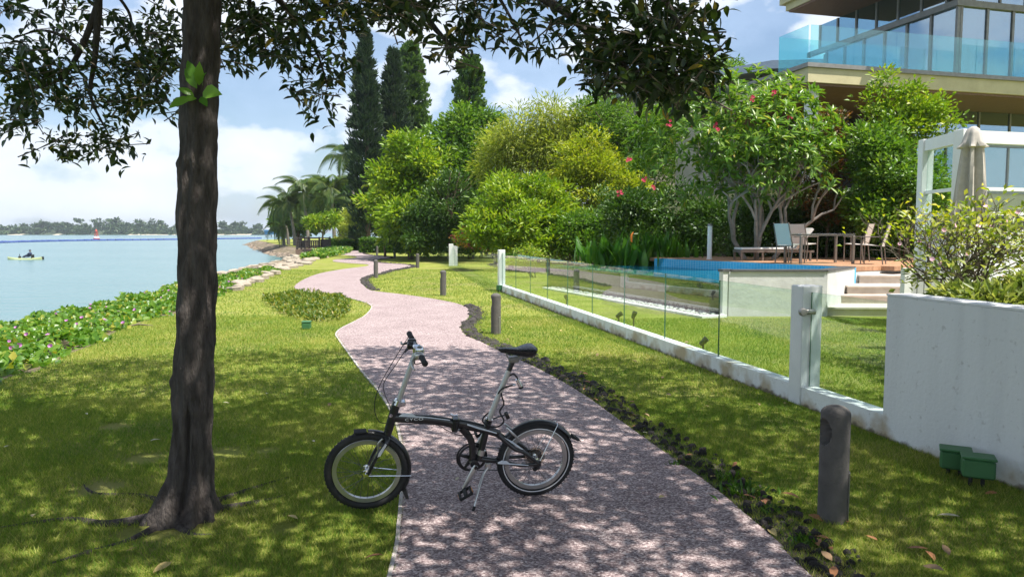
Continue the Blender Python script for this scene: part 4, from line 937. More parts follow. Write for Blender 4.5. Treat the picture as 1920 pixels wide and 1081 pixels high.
twiggy('bare_shrub', 'sparse twiggy shrub growing at the far end of the low white wall', G(1000, 520), 1.25, .7, 4, M_lgreen, .09, .045, 800, 4, 9, .028)
base = P(1762, 560, 9.2); base.z = .25
twiggy('flowering_shrub', 'spreading dark-branched shrub with pale pink flowers behind the garden wall', base, 1.85, .95, 6, M_yel, .085, .045, 900, 5, 12, .034, flower=(M_pk, 18, .027))
base = P(1900, 560, 8.6); base.z = .5
twiggy('flowering_shrub', 'pale-leaved shrub with pink flowers at the end of the white screen', base, 1.5, .9, 5, M_var, .09, .045, 800, 4, 15, .03, flower=(M_pk, 12, .027))
b_ = P(1850, 540, 7.6)
vs_ = empty('variegated_shrub', (b_.x, b_.y, 0), label='cream and green variegated shrub just behind the garden wall', cat='shrub')
V, F, A = join_arrays([FO([lobe(1850, 565, 44, 18, 7.6), lobe(1916, 550, 36, 28, 7.8), lobe(1795, 553, 30, 9, 8.0), lobe(1880, 596, 80, 28, 7.6)], 200, 16, .14, .12, .045, fine=False)]); V = V - np.array([b_.x, b_.y, 0]); link('foliage', tri_mesh('foliage', V, F, A), M_var, vs_)
MB().tube([(0, 0, -.05), (.05, 0, .5), (.02, 0, .95)], [.03, .025, .01], 6).build('stem', M_twig, vs_)
# --- upright strap-leaved clumps
M_strap = leafmat('strap_leaf', [(0, (.03, .10, .01)), (.5, (.06, .17, .015)), (1, (.16, .28, .03))], rough=.3)
sm = []
for k in range(6):
    r = random.Random(60 + k); n = 7; vs = []; val = []; ln = 1; bend = r.uniform(.05, .4)
    for i in range(n):
        tt = i / (n - 1); wv_ = .075 * (math.sin(min(1, tt * 1.15 + .08) * math.pi) ** .8 + .02) if tt < 1 else .002
        x = bend * tt * tt; z = tt * ln - bend * .4 * tt ** 3
        vs += [(x, -wv_, z + wv_ * .3), (x + .012, 0, z), (x, wv_, z + wv_ * .3)]
    fs = []
    for i in range(n - 1): a = i * 3; fs += [(a, a + 1, a + 4), (a, a + 4, a + 3), (a + 1, a + 2, a + 5), (a + 1, a + 5, a + 4)]
    me = tri_mesh('leaf', np.array(vs), np.array(fs), np.full(len(vs), r.random()), True); me.materials.append(M_strap); sm.append(me)
M_orange = mat('orange_bract', (.7, .16, .02), (.8, .25, .03), rough=.5)
for (u, v, Y, sc, lab) in ((1135, 500, 24.2, 1.45, 'clump of upright strap leaves beside the half-bare shrub'), (1185, 502, 23.8, 1.55, 'clump of upright strap leaves with an orange bract'), (1240, 502, 23.5, 1.6, 'clump of tall upright strap leaves touching the pool end')):
    q = P(u, v, Y); t = empty('strap_leaf_clump', (q.x, Y, max(0, q.z - .15)), label=lab, cat='plant', group='upright strap-leaved clumps by the pool')
    for k in range(95):
        o = link('leaf', random.choice(sm), None, t, (random.gauss(0, .42), random.gauss(0, .3), random.uniform(0, .35))); s = sc * random.uniform(.5, 1.0); o.scale = (s * random.uniform(.7, 1.1), s, s * random.uniform(.7, 1)); o.rotation_euler = (random.gauss(0, .22), random.gauss(0, .22), random.uniform(0, 6.28))
    if 'orange' in lab: MB().tube([(-.1, -.45, .9), (-.12, -.5, 1.2), (-.05, -.52, 1.3)], [.03, .04, .01], 6).build('bract', M_orange, t)
# --- low planting by the far fence
M_bou = leafmat('bougainvillea', [(0, (.07, .16, .015)), (.62, (.15, .25, .03)), (.68, (.55, .28, .04)), (.78, (.60, .30, .06)), (.84, (.72, .07, .30)), (1, (.80, .18, .42))])
tree('bougainvillea_bush', 'bushy bougainvillea with pink and orange blossom behind the far glass', 882, 470, 41, [FO([lobe(872, 450, 30, 18, 41), lobe(900, 452, 26, 18, 41), lobe(888, 440, 24, 16, 41)], 150, 20, .4, .15, .1)], M_bou, cat='bush')
M_hedge = leafmat('clipped_hedge_leaf', [(0, (.03, .09, .01)), (.5, (.07, .16, .015)), (1, (.14, .24, .03))])
def hedge(name, label, u0, u1, v0, v1, Y, m, dep=1.4, cat='hedge'):
    a, b = P(u0, v0, Y), P(u1, v1, Y); z1 = a.z; n = int(900 * abs(b.x - a.x))
    n = min(max(n, 2500), 9000)
    x = RS.uniform(a.x, b.x, n); y = RS.uniform(Y, Y + dep, n); z = RS.uniform(0, z1, n); k = RS.randint(0, 3, n)
    y = np.where(k == 0, Y + RS.rand(n) * .15, y); z = np.where(k == 1, z1 - RS.rand(n) * .12 + .08 * np.sin(x * 3), z)
    x = np.where(k == 2, np.where(RS.rand(n) < .5, a.x, b.x) + RS.normal(size=n) * .06, x)
    t = empty(name, ((a.x + b.x) / 2, Y, 0), label=label, cat=cat)
    A = leaf_arrays(np.stack([x - (a.x + b.x) / 2, y - Y, z], 1), RS.normal(size=(n, 3)) + np.array([0, -.5, .5]), np.array([[0, -.5, 1.]]) + RS.normal(size=(n, 3)) * .5, .22, .13)
    link('foliage', tri_mesh('foliage', *A), m, t); MB().box((a.x - (a.x + b.x) / 2 + .15, .15, -.02), (b.x - (a.x + b.x) / 2 - .15, dep - .1, z1 - .15)).build('core', M_twig, t)
hedge('clipped_hedge', 'clipped bright green hedge at the foot of the columnar pines', 676, 772, 448, 476, 62, M_hedge, 1.6)
hedge('rounded_hedge', 'small dark boxy hedge beside the end of the path', 642, 674, 452, 471, 71, M_hedge, 2)
hedge('yellow_hedge', 'low yellow-leaved hedge behind the boxy hedge', 628, 662, 446, 456, 84, M_yel, 2)
hedge('green_hedge', 'low green hedge beside the wooden deck rail', 612, 640, 450, 463, 82, M_hedge, 2)
# --- far shore park: palms and trees
M_palm = leafmat('palm_leaf', [(0, (.03, .07, .015)), (.6, (.07, .12, .025)), (1, (.18, .20, .05))], rough=.35)
M_pbark = mat('palm_bark', (.24, .21, .18), (.16, .14, .12), scale=6, rough=.9)
fmesh = []
for k in range(3):
    r = random.Random(80 + k); n = 34; pos = []; d = []; nr_ = []; L_ = []
    pts = [Vector((i / 11 * 1.0, 0, .42 * math.sin(i / 11 * 2.3) - .45 * (i / 11) ** 2.2)) for i in range(12)]
    for i in range(n):
        tt = .12 + .88 * i / n; j = min(10, int(tt * 11)); p = pts[j].lerp(pts[j + 1], tt * 11 - j); tg = (pts[j + 1] - pts[j]).normalized()
        for s in (-1, 1): pos.append(p); d.append(tg * .7 + Vector((0, s, -.55 - .3 * tt))); nr_.append(Vector((0, 0, 1)) + tg); L_.append(.27 * math.sin(min(1, tt + .12) * math.pi * .9) + .06)
    V, F, A = leaf_arrays(np.array(pos), np.array(d), np.array(nr_), np.array(L_), .026, fold=0, val=np.full(len(pos), .5) + RS.normal(size=len(pos)) * .2)
    ra = MB().tube(pts, list(np.linspace(.012, .003, 12)), 4); 
    V2 = np.array(ra.v); F2 = np.array([t_ for f in ra.f if len(f) == 4 for t_ in ((f[0], f[1], f[2]), (f[0], f[2], f[3]))])
    me = tri_mesh('frond', *join_arrays([(V, F, A), (V2, F2, np.full(len(V2), .8))])); me.materials.append(M_palm); fmesh.append(me)
def palm(label, u, vtop, vbase, Y, lean, fl, seed, nf=17):
    r = random.Random(seed); b = P(u, vbase, Y); b.z = 0; tp = P(u + lean, vtop, Y); t = empty('coconut_palm', tuple(b), label=label, cat='palm', group='coconut palms on the far bank')
    rel = tp - b; MB().tube(catmull([(0, 0, -.1), rel * .35 + Vector((-rel.x * .15, 0, 0)), rel * .7 + Vector((-rel.x * .12, 0, 0)), rel], 4), list(np.linspace(.26, .13, 13)), 8).build('trunk', M_pbark, t)
    for k in range(nf):
        o = link('frond', fmesh[k % 3], None, t, rel); e = r.uniform(-.55, 1.15); o.rotation_euler = (0, -e + .25, 2.4 * k + r.uniform(-.3, .3)); s = fl * r.uniform(.85, 1.1); o.scale = (s, s, s)
palm('tall coconut palm standing highest above the wooden deck rail', 578, 366, 447, 96, -9, 4.2, 1)
palm('coconut palm with slanting trunk leaning over the green bank', 553, 386, 446, 98, -11, 3.9, 2)
palm('coconut palm nearest the open water with drooping fronds', 541, 394, 446, 104, -13, 3.6, 3)
palm('coconut palm in front of the layered dark tree', 627, 372, 448, 92, -4, 4.2, 4)
palm('short young palm at the tip of the green bank', 532, 427, 446, 100, 0, 2.9, 5, 13)
palm('coconut palm partly hidden behind the tallest columnar pine', 668, 303, 450, 98, -12, 4.6, 6)
BT = 'park trees on the far bank'
tree('rain_tree', 'big dark layered tree behind the palms', 640, 447, 122, [FO([lobe(640, 365, 40, 26, 122), lobe(610, 380, 34, 30, 122), lobe(650, 400, 30, 34, 122), lobe(600, 360, 20, 16, 122)], 420, 20, 1.5, .9, .45)], M_dk, group=BT, height=11, r=.5)
tree('broad_tree', 'broad mid green tree beside the leaning palms', 560, 447, 126, [FO([lobe(570, 400, 36, 26, 126), lobe(538, 412, 26, 20, 126), lobe(555, 420, 34, 16, 126), lobe(600, 405, 26, 28, 126)], 360, 20, 1.4, .8, .42)], M_mid, group=BT, height=6, r=.4)
tree('small_round_tree', 'small bright round tree in front of the palms', 605, 450, 88, [FO([lobe(600, 418, 22, 10, 88), lobe(620, 412, 14, 10, 88)], 110, 18, .8, .45, .2)], M_lgreen, group=BT, height=2.6, r=.15)
tree('olive_tree', 'pale olive tree leaning against the dark pine', 655, 452, 80, [FO([lobe(655, 420, 16, 18, 80), lobe(664, 400, 14, 22, 82), lobe(650, 437, 14, 8, 78)], 120, 18, .6, .35, .16)], M_bam, group=BT, height=2.6, r=.1)
# ================================================================ the big tree in front
TB = G(347, 968); TT = P(379, 0, 4.55)
bt = empty('shade_tree', tuple(TB), label='big grey-barked shade tree with flared roots and overhanging leafy crown', cat='tree')
cen = [(347, 968), (352, 930), (358, 880), (361, 820), (363, 740), (366, 640), (369, 520), (369, 400), (372, 300), (374, 200), (376, 100), (377, 0), (379, -140)]
hw = [58, 50, 44, 41, 40.5, 38.5, 38, 37.5, 37, 36.5, 36, 35, 34]
ctr = []; rad = []
for (u, v), h in zip(cen, hw):
    Yd = TB.y + .1 * (968 - v) / 968; q = P(u, v, Yd); ctr.append(q - TB); rad.append(h * .87 * Yd / FPX)
ctr[0].z = -.03
zs = [c.z for c in ctr]; NR, NK = 200, 80; V = []
zz = np.concatenate([np.linspace(-.03, .5, 26), np.linspace(.51, zs[-1], NR - 26)])
import mathutils.noise as mnoise
roots = [(-2.6, .9), (-1.9, .6), (-1.15, .6), (-.35, .6), (.5, .5), (2.8, .9)]
for z in zz:
    cx, cyv, r = np.interp(z, zs, [c.x for c in ctr]), np.interp(z, zs, [c.y for c in ctr]), np.interp(z, zs, rad)
    for k in range(NK):
        a = 2 * math.pi * k / NK; q = r
        fl = max(0, 1 - z / .32) ** 2.0
        for ra_, am in roots: q += fl * am * .12 * math.exp(-((math.atan2(math.sin(a - ra_), math.cos(a - ra_)) / .26) ** 2))
        q -= .045 * math.exp(-(((a - 4.95 + .12 * z) / .13) ** 2)) * (1 if .06 < z < .62 else max(0, 1 - (z - .62) / .12) if z >= .62 else .5)   # fold in the trunk
        q += .018 * math.exp(-((a - 5.35) / .2) ** 2) * max(0, 1 - z / .7)
        q += .006 * math.sin(a * 5 + z * 4) + .005 * math.sin(a * 11 - z * 7) + .004 * math.sin(z * 23 + a * 3)
        for kz, ka in ((1.22, 4.3), (.82, 3.3), (.66, 5.1), (2.1, 3.2), (1.02, 6.0), (2.12, 4.4)): q += .02 * math.exp(-((z - kz) / .035) ** 2) * math.exp(-(((a - ka) / .35) ** 2))
        pv = Vector((math.cos(a) * 5, math.sin(a) * 5, z * 3)); q += .007 * mnoise.noise(pv) + .005 * mnoise.noise(Vector((pv.x * 3, pv.y * 3, z * 7))) + .0035 * mnoise.noise(Vector((pv.x * 6, pv.y * 6, z * 22)))
        V.append((cx + math.cos(a) * q, cyv + math.sin(a) * q, z))
F = [(i * NK + k, i * NK + (k + 1) % NK, (i + 1) * NK + (k + 1) % NK, (i + 1) * NK + k) for i in range(NR - 1) for k in range(NK)]
link('trunk', tri_mesh('trunk', np.array(V), np.array(F), smooth=True), M_bark, bt)
# surface roots
for pts, r0 in ((((-.2, -.05), (-.5, -.15), (-.85, -.05), (-1.25, -.2)), .05), (((-.15, .15), (-.55, .45), (-.95, .5), (-1.2, .75)), .035), (((.15, .1), (.5, .35), (.62, .5)), .035), (((.1, .3), (.5, .9), (.8, 1.0)), .025), (((-.1, -.2), (-.22, -.45), (-.45, -.62)), .035), (((-.35, -.62), (-.55, -.8), (-.75, -.9)), .02), (((.05, -.2), (.2, -.32), (.45, -.3)), .03)):
    MB().tube(catmull([(x * .8, y * .8, -.012 if i else .0) for i, (x, y) in enumerate(pts)], 4), list(np.linspace(r0, r0 * .35, (len(pts) - 1) * 4 + 1)), 8).build('surface_root', M_bark, bt)
M_clay = mat('red_clay', (.32, .12, .055), (.22, .09, .045), scale=14, rough=1, bump=.01)
q = G(303, 968) - TB; mb = MB(); mb.lathe([(.09, -.02), (.075, .02), (.04, .045), (0, .05)], 12, Matrix.Translation((q.x, q.y, 0)) @ Matrix.Rotation(.3, 4, 'Y')); mb.build('root_scar', M_clay, bt)
# branches and leaf clusters
M_tl = leafmat('shade_tree_leaf', [(0, (.016, .034, .012)), (.55, (.030, .056, .016)), (.96, (.05, .085, .022)), (.985, (.30, .22, .03)), (1, (.36, .26, .04))], rough=.34, trans=.24, tcol=(1.5, 1.5, .5), spec=.5)
blobs = [  # u, v, ru, rv, clusters, depth
    (60, 40, 90, 60, 22, 5.6), (40, 120, 60, 50, 22, 5.4), (110, 165, 80, 55, 30, 5.6), (30, 215, 45, 30, 14, 5.5), (190, 60, 70, 70, 16, 5.9), (180, 195, 70, 36, 18, 5.7), (285, 60, 50, 60, 22, 5.8), (270, 165, 50, 40, 20, 5.7),
    (180, 275, 70, 26, 12, 5.7), (115, 275, 40, 18, 8, 5.7), (230, 262, 40, 20, 7, 5.8), (320, 205, 24, 30, 9, 5.4), (300, 110, 40, 40, 14, 5.6), (230, 120, 60, 40, 10, 5.8),
    (455, 40, 50, 50, 26, 5.4), (530, 35, 60, 45, 26, 5.4), (600, 38, 54, 38, 22, 5.3), (450, 100, 45, 22, 10, 5.5), (530, 100, 60, 25, 13, 5.5), (590, 150, 50, 30, 13, 5.4), (632, 95, 22, 20, 6, 5.2), (590, 190, 26, 16, 5, 5.4),
    (680, 8, 50, 26, 16, 5.1), (745, 12, 60, 26, 18, 4.9), (820, 22, 50, 30, 14, 4.7), (755, 50, 26, 14, 4, 4.9), (850, 95, 34, 20, 8, 4.6), (875, 70, 30, 24, 8, 4.6),
    (905, 25, 40, 24, 6, 4.6), (945, 75, 40, 26, 6, 4.4), (985, 40, 50, 36, 6, 4.4), (1040, 28, 60, 30, 9, 4.3), (1075, 85, 60, 36, 11, 4.3), (1140, 50, 60, 46, 17, 4.2), (1210, 40, 60, 44, 18, 4.2), (1280, 30, 60, 36, 15, 4.2),
    (1170, 120, 60, 40, 22, 4.2), (1240, 125, 60, 45, 30, 4.2), (1295, 120, 44, 50, 28, 4.2), (1220, 175, 40, 22, 12, 4.2), (1270, 165, 50, 26, 16, 4.2), (1120, 130, 36, 24, 8, 4.3)]
cl = []
for u, v, ru, rv, n, Y in blobs:
    for k in range(int(n * 1.0)):
        a = random.uniform(0, 6.283); r = random.random() ** .5; cl.append(P(u + math.cos(a) * ru * r, v + math.sin(a) * rv * r, Y + random.uniform(-.45, .45)))
cl = [c for c in cl if random.random() < .72]; vis = len(cl)
SH = Vector((-SUN.x / SUN.z, -SUN.y / SUN.z, 0))       # how far a shadow moves per metre of height
cnt = 0
while cnt < 2300:                                      # the crown above the frame; its shade falls round the trunk
    a = random.uniform(0, 6.283); r = 6.0 * random.random() ** .5
    sx_, sy_ = -1.7 + math.cos(a) * r * 1.08, 4.7 + math.sin(a) * r
    h = random.uniform(3.9, 7.6); p = Vector((sx_, sy_, 0)) - SH * h + Vector((0, 0, h))
    u, v, d = proj(np.array([[p.x, p.y, p.z - 1.0]]))
    if d[0] > .3 and v[0] > -8: continue
    cl.append(p); cnt += 1
LP_, LD_, LN_, LL_, LW_, LV_ = [], [], [], [], [], []
tw = MB()
for i, c in enumerate(cl):
    big = i >= vis; ax = Vector((random.gauss(0, 1), random.gauss(0, 1), random.gauss(-.15, .5))).normalized(); ln = .26 if not big else .5
    if not big: tw.tube([c - ax * ln * .7, c, c + ax * ln * .45], [.0045, .0035, .002], 4, cap=False)
    for k in range(15 if not big else 24):
        tt = random.uniform(-.7, .55); p = c + ax * ln * tt + Vector((random.gauss(0, 1), random.gauss(0, 1), random.gauss(0, 1))) * (.035 if not big else .16)
        d = ax * random.uniform(.2, 1) + Vector((random.gauss(0, .7), random.gauss(0, .7), random.gauss(-.15, .6)))
        LP_.append(p); LD_.append(d); LN_.append((random.gauss(0, .5), random.gauss(0, .5), 1)); s = random.uniform(.75, 1.2)
        LL_.append((.082 if not big else .15) * s); LW_.append((.032 if not big else .075) * s); LV_.append(random.random())
LP_ = np.array([tuple(p) for p in LP_]) - np.array(TB); LD_ = np.array([tuple(d) for d in LD_]); LN_ = np.array(LN_); LL_ = np.array(LL_); LW_ = np.array(LW_); LV_ = np.array(LV_)
u, v, d = proj(LP_ + np.array(TB)); seen = (u > 5) & (u < 1915) & (v > 5) & (v < 400) & (d > .5); rank = np.where(seen, LL_ / np.maximum(d, .1), 0); pick = np.argsort(-rank)[:290]
isp = np.zeros(len(LP_), bool); isp[pick] = True
nvis = vis * 15; ar = np.arange(len(LP_))
k1 = (~isp) & (ar < nvis); k2 = (~isp) & (ar >= nvis)
crown('crown', [leaf_arrays(LP_[k1], LD_[k1], LN_[k1], LL_[k1], LW_[k1], fold=.14, fine=True, val=LV_[k1]), leaf_arrays(LP_[k2], LD_[k2], LN_[k2], LL_[k2], LW_[k2], val=LV_[k2] * .95)], M_tl, bt, kind='stuff')
for i in pick:
    V, F, A = leaf_arrays(LP_[i:i + 1] * 0, LD_[i:i + 1], LN_[i:i + 1], LL_[i:i + 1], LW_[i:i + 1], fold=.14, fine=True, val=LV_[i:i + 1])
    link('leaf', tri_mesh('leaf', V, F, A), M_tl, bt, LP_[i])
o = tw.build('twigs', M_twig, bt, kind='stuff'); o.matrix_parent_inverse = Matrix.Translation(-TB)
def limb(pts, r0, r1):
    pts = [Vector(p) for p in pts]; cm = catmull(pts, 5); o = MB().tube(cm, list(np.linspace(r0, r1, len(cm))), 8).build('branch', M_bark, bt); o.matrix_parent_inverse = Matrix.Translation(-TB)
tz = lambda z: TB + Vector((np.interp(z, zs, [c.x for c in ctr]), np.interp(z, zs, [c.y for c in ctr]), z))
limb([tz(3.4), P(300, -60, 5.0), P(195, -40, 5.5), P(184, 30, 5.6), P(178, 110, 5.6), P(170, 180, 5.6), P(200, 245, 5.7)], .05, .006)
limb([P(184, 10, 5.6), P(150, 95, 5.6), P(110, 150, 5.6), P(40, 170, 5.5)], .028, .006)
limb([P(150, 95, 5.6), P(110, 65, 5.6), P(70, 58, 5.6), P(20, 75, 5.5)], .016, .004)
limb([P(195, -40, 5.5), P(240, 20, 5.7), P(250, 60, 5.7), P(280, 130, 5.7), P(320, 200, 5.5)], .014, .004)
limb([tz(3.3), P(470, -50, 4.8), P(540, 20, 5.2), P(590, 90, 5.4), P(615, 165, 5.4)], .035, .004)
limb([P(470, -50, 4.8), P(470, 30, 5.3), P(500, 95, 5.5)], .02, .004)
limb([tz(3.6), P(640, -100, 4.8), P(760, -10, 4.9), P(830, 70, 4.7), P(880, 110, 4.6)], .05, .004)
limb([P(640, -100, 4.8), P(900, -60, 4.5), P(1040, 10, 4.3), P(1100, 60, 4.3), P(1170, 120, 4.2), P(1225, 190, 4.2)], .04, .004)
limb([P(900, -60, 4.5), P(950, 20, 4.4), P(985, 90, 4.4)], .015, .003)
limb([P(900, -60, 4.5), P(1180, -40, 4.2), P(1270, 40, 4.2), P(1300, 150, 4.2)], .03, .004)
for k in range(9):
    a = 6.283 * k / 9 + .3; e = Vector((math.cos(a) * 3.6 + 1.2, math.sin(a) * 3.2 + .3, 5.6 + random.random())) + Vector((TB.x, TB.y, 0)); mid = tz(4.0).lerp(e, .5) + Vector((0, 0, .5))
    limb([tz(3.7), mid, e], .07, .015)
# sprouting leaves on the trunk
sp = empty('trunk_sprout', tuple(P(371, 175, 4.3)), label='sprout of big fresh green leaves growing on the shade tree trunk', cat='sprout')
M_spr = leafmat('sprout_leaf', [(0, (.08, .21, .02)), (1, (.18, .34, .04))], rough=.35, trans=.4)
for du, dv, ln, al in ((-14, -50, .16, 100), (-4, -18, .15, 115), (6, -30, .15, 75), (22, -28, .13, 55), (24, -4, .24, -8), (-18, 10, .13, 150), (-30, 16, .16, 205), (-6, 20, .12, 185), (14, 14, .13, -40)):
    a = math.radians(al); pos = P(371 + du * .4, 175 + dv * .5, 4.28) - sp.location; A = leaf_arrays(np.array([tuple(pos)]), np.array([[math.cos(a + random.uniform(-.25, .25)) * .9, random.uniform(-.9, -.2), math.sin(a)]]), np.array([[random.uniform(-.5, .5), -1., random.uniform(.2, 1)]]), ln * random.uniform(.65, .95), ln * .36, fold=.1, fine=True)
    link('leaf', tri_mesh('leaf', *A), M_spr, sp)
# ================================================================ bicycle
BF, BR_ = G(687, 956), G(1001, 930.5)
bxv = (BF - BR_).normalized(); bn = Vector((0, 0, 1)).cross(bxv); LEAN = math.radians(10)
bz = (Vector((0, 0, 1)) * math.cos(LEAN) + bn * math.sin(LEAN)).normalized(); by = bz.cross(bxv).normalized()
bike = empty('folding_bicycle', label='black folding bicycle with silver posts leaning on its kickstand on the path', cat='bicycle')
bike.matrix_world = Matrix(((bxv.x, by.x, bz.x, BR_.x), (bxv.y, by.y, bz.y, BR_.y), (bxv.z, by.z, bz.z, BR_.z + .012), (0, 0, 0, 1)))
def bp(zx, zy, lat=0.0):                               # a pixel of the bike's enlarged view -> bike space at a sideways offset
    d = ray(580 + zx / 2.702, 590 + zy / 2.702); o = Vector((0, 0, EYE)) - BR_; t_ = (lat - o.dot(by)) / d.dot(by); p = o + d * t_
    return Vector((p.dot(bxv), lat, p.dot(bz)))
WR = .253; HR, HF = Vector((0, 0, WR)), Vector((1.058, 0, WR))
M_rim = mat('rim_alloy', (.50, .50, .49), (.42, .42, .41), rough=.35, metal=.8)
M_spoke = mat('spoke_steel', (.12, .12, .13), rough=.35, metal=.8)
M_reflect = mat('reflective_band', (.7, .7, .7), (.65, .65, .65), rough=.4)
M_decal = mat('blue_white_decal', (.55, .62, .70), (.75, .78, .8), scale=18, rough=.3)
M_silver = mat('satin_silver_post', (.58, .58, .56), (.52, .52, .50), scale=5, rough=.38, metal=.55)
M_amber = mat('amber_reflector', (.75, .30, .05), rough=.25, spec=.8)
M_saddle = mat('black_vinyl', (.013, .013, .014), (.02, .02, .02), scale=30, rough=.27, spec=.6, bump=.001)
def B(mb, name, m, parent=bike, **kw): return mb.build(name, m, parent, **kw)
def wheel(c, band, steer):
    w = empty('wheel'); w.parent = bike; w.location = c; w.rotation_euler = (0, 0, steer)
    B(MB().torus(WR - .023, .023, 72, 12), 'tyre', M_rubber, w)
    mb = MB()
    for k in range(120):                              # tread blocks
        a = 2 * math.pi * k / 120; y = .011 * (1 if k % 2 else -1); r = WR - .0015
        M2 = Matrix.Rotation(-a, 4, 'Y') @ Matrix.Translation((r, y, 0)); mb.box((-.004, -.006, -.0032), (.0014, .006, .0032), M2)
    B(mb, 'tread', M_rubber, w)
    mb = MB(); R0, R1 = .180, .2045
    prof = [(R0, -.011), (R1, -.013), (R1, .013), (R0, .011)]; nn = 72
    mb.add([(r * math.cos(2 * math.pi * i / nn), y, r * math.sin(2 * math.pi * i / nn)) for i in range(nn) for r, y in prof], [(i * 4 + k, i * 4 + (k + 1) % 4, ((i + 1) % nn) * 4 + (k + 1) % 4, ((i + 1) % nn) * 4 + k) for i in range(nn) for k in range(4)]); B(mb, 'rim', M_rim, w)
    if band: B(MB().torus(.2165, .0035, 72, 6, (0, .0205, 0), .4), 'reflective_band', M_reflect, w)
    for k in range(28):
        a = 2 * math.pi * k / 28; s = 1 if k % 2 else -1; b = a + (.9 if (k // 2) % 2 else -.9)
        mb = MB().tube([(math.cos(b) * .022, s * .03, math.sin(b) * .022), (math.cos(a) * .182, s * .003, math.sin(a) * .182)], .0013, 5); B(mb, 'spoke', M_spoke, w)
    B(MB().lathe([(.008, -.055), (.012, -.04), (.024, -.036), (.024, -.028), (.014, -.024), (.014, .024), (.024, .028), (.024, .036), (.012, .04), (.008, .055)], 16, None, 'y'), 'hub', M_chrome, w)
    return w
wheel(HR, True, 0); wf = wheel(HF, False, -.04)
# frame
def oval(pts, rs, n=14, flat=(1, 1)): return MB().tube(catmull(pts, 5), list(np.interp(np.linspace(0, 1, (len(pts) - 1) * 5 + 1), np.linspace(0, 1, len(rs)), rs)), n, flat=flat)
hb_, ht_ = bp(402, 590), bp(437, 470); hax = (ht_ - hb_).normalized()
frame = empty('frame'); frame.parent = bike
hinge = bp(738, 560)
B(oval([bp(425, 527), bp(520, 535), bp(620, 540), bp(700, 552), bp(735, 562)], [.031, .028, .028, .029, .031], flat=(.82, 1.0)), 'main_tube', M_black, frame)
B(MB().tube([hb_, ht_], .026, 18), 'head_tube', M_black, frame)
Mh = Matrix.Translation(hinge) @ Matrix.Rotation(-.12, 4, 'Y'); B(MB().box((-.018, -.034, -.045), (.018, .034, .042), Mh, .006), 'hinge', M_black, frame)
B(MB().box((-.012, .034, -.03), (.006, .046, .03), Mh, .004), 'hinge_clamp', M_black, frame)
B(MB().tube([bp(715, 512, .03), bp(735, 520, .035), bp(752, 516, .03)], .006, 6), 'hinge_lever', M_chrome, frame)
st_top, st_bot = bp(908, 545), bp(866, 715)
B(oval([bp(755, 560), bp(820, 572), bp(905, 592), bp(960, 612)], [.031, .03, .028, .024], flat=(.7, 1)), 'rear_tube', M_black, frame)
bb = bp(832, 752)
B(oval([bp(770, 580), bp(812, 630), bp(826, 680), bp(826, 745)], [.025, .022, .021, .024], flat=(.8, 1)), 'down_tube', M_black, frame)
B(MB().tube([st_top, st_bot, bp(862, 735)], .021, 14), 'seat_tube', M_black, frame)
B(MB().tube([bp(875, 690), bp(866, 716)], .0235, 14), 'seat_tube_sleeve', M_alloy, frame)
B(MB().lathe([(.02, -.037), (.026, -.035), (.026, .035), (.02, .037)], 18, Matrix.Translation(bb), 'y'), 'bottom_bracket', M_black, frame)
B(oval([bp(850, 735), bp(900, 742), bp(945, 748)], [.018, .018, .016]), 'chainstay_bridge', M_black, frame)
for s in (-1, 1):
    drop = Vector((-.004, s * .058, WR - .002))
    q = bp(955, 612); B(oval([Vector((q.x, s * .012, q.z)), Vector((q.x - .10, s * .045, q.z - .085)), Vector((.10, s * .056, WR + .085)), drop], [.017, .014, .012, .011]), 'seat_stay', M_black, frame)
    q = bp(945, 748); B(oval([Vector((q.x, s * .016, q.z)), Vector((q.x - .07, s * .04, q.z)), Vector((.11, s * .056, WR - .005)), drop], [.014, .012, .011, .011]), 'chainstay', M_black, frame)
    B(MB().box((-.02, s * .058 - .004, WR - .022), (.03, s * .058 + .004, WR + .018), None, .003), 'dropout', M_black, frame)
# decals and lettering
def decal(pl, lat, name='decal', m=M_decal):
    pts = [bp(x, y, lat) for x, y in pl]; mb = MB(); n = len(pts); mb.add(pts + [p - Vector((0, .0012, 0)) for p in pts], [tuple(t_) for t_ in tessellate_polygon([[Vector((p.x, p.z, 0)) for p in pts]])] + [(i, (i + 1) % n, n + (i + 1) % n, n + i) for i in range(n)]); return B(mb, name, m, frame)
decal([(452, 524), (475, 506), (520, 508), (540, 522), (600, 526), (712, 540), (712, 544), (600, 531), (530, 528)], .0245)
decal([(800, 560), (925, 598), (950, 606), (950, 611), (860, 588), (800, 568)], .0215)
decal([(985, 628), (1030, 650), (1085, 690), (1075, 690), (1020, 655)], .061); decal([(955, 756), (975, 746), (1000, 748), (1015, 760), (1110, 768), (1110, 772), (1000, 766), (955, 763)], .0725)
cu = bpy.data.curves.new('lettering', 'FONT'); cu.body = 'CYCO'; cu.size = .0235; cu.extrude = .0006; cu.align_x = 'CENTER'; cu.align_y = 'CENTER'; cu.space_character = 1.15
lt = bpy.data.objects.new('lettering', cu); COL.objects.link(lt); bpy.context.view_layer.update()
me = bpy.data.meshes.new_from_object(lt.evaluated_get(bpy.context.evaluated_depsgraph_get())); bpy.data.objects.remove(lt)
M_print = mat('white_print', (.8, .8, .8), (.75, .75, .75), rough=.5)
lt = link('lettering', me, M_print, frame); q = bp(531, 539, .0262)
lt.matrix_local = Matrix.Translation(q) @ Matrix(((-1.55, 0, 0, 0), (0, 0, 1, 0), (0, 1, 0, 0), (0, 0, 0, 1)))
B(MB().lathe([(.011, 0), (.011, .002), (0, .0022)], 16, Matrix.Translation(bp(413, 520, .027)), 'y'), 'badge', M_chrome, frame)
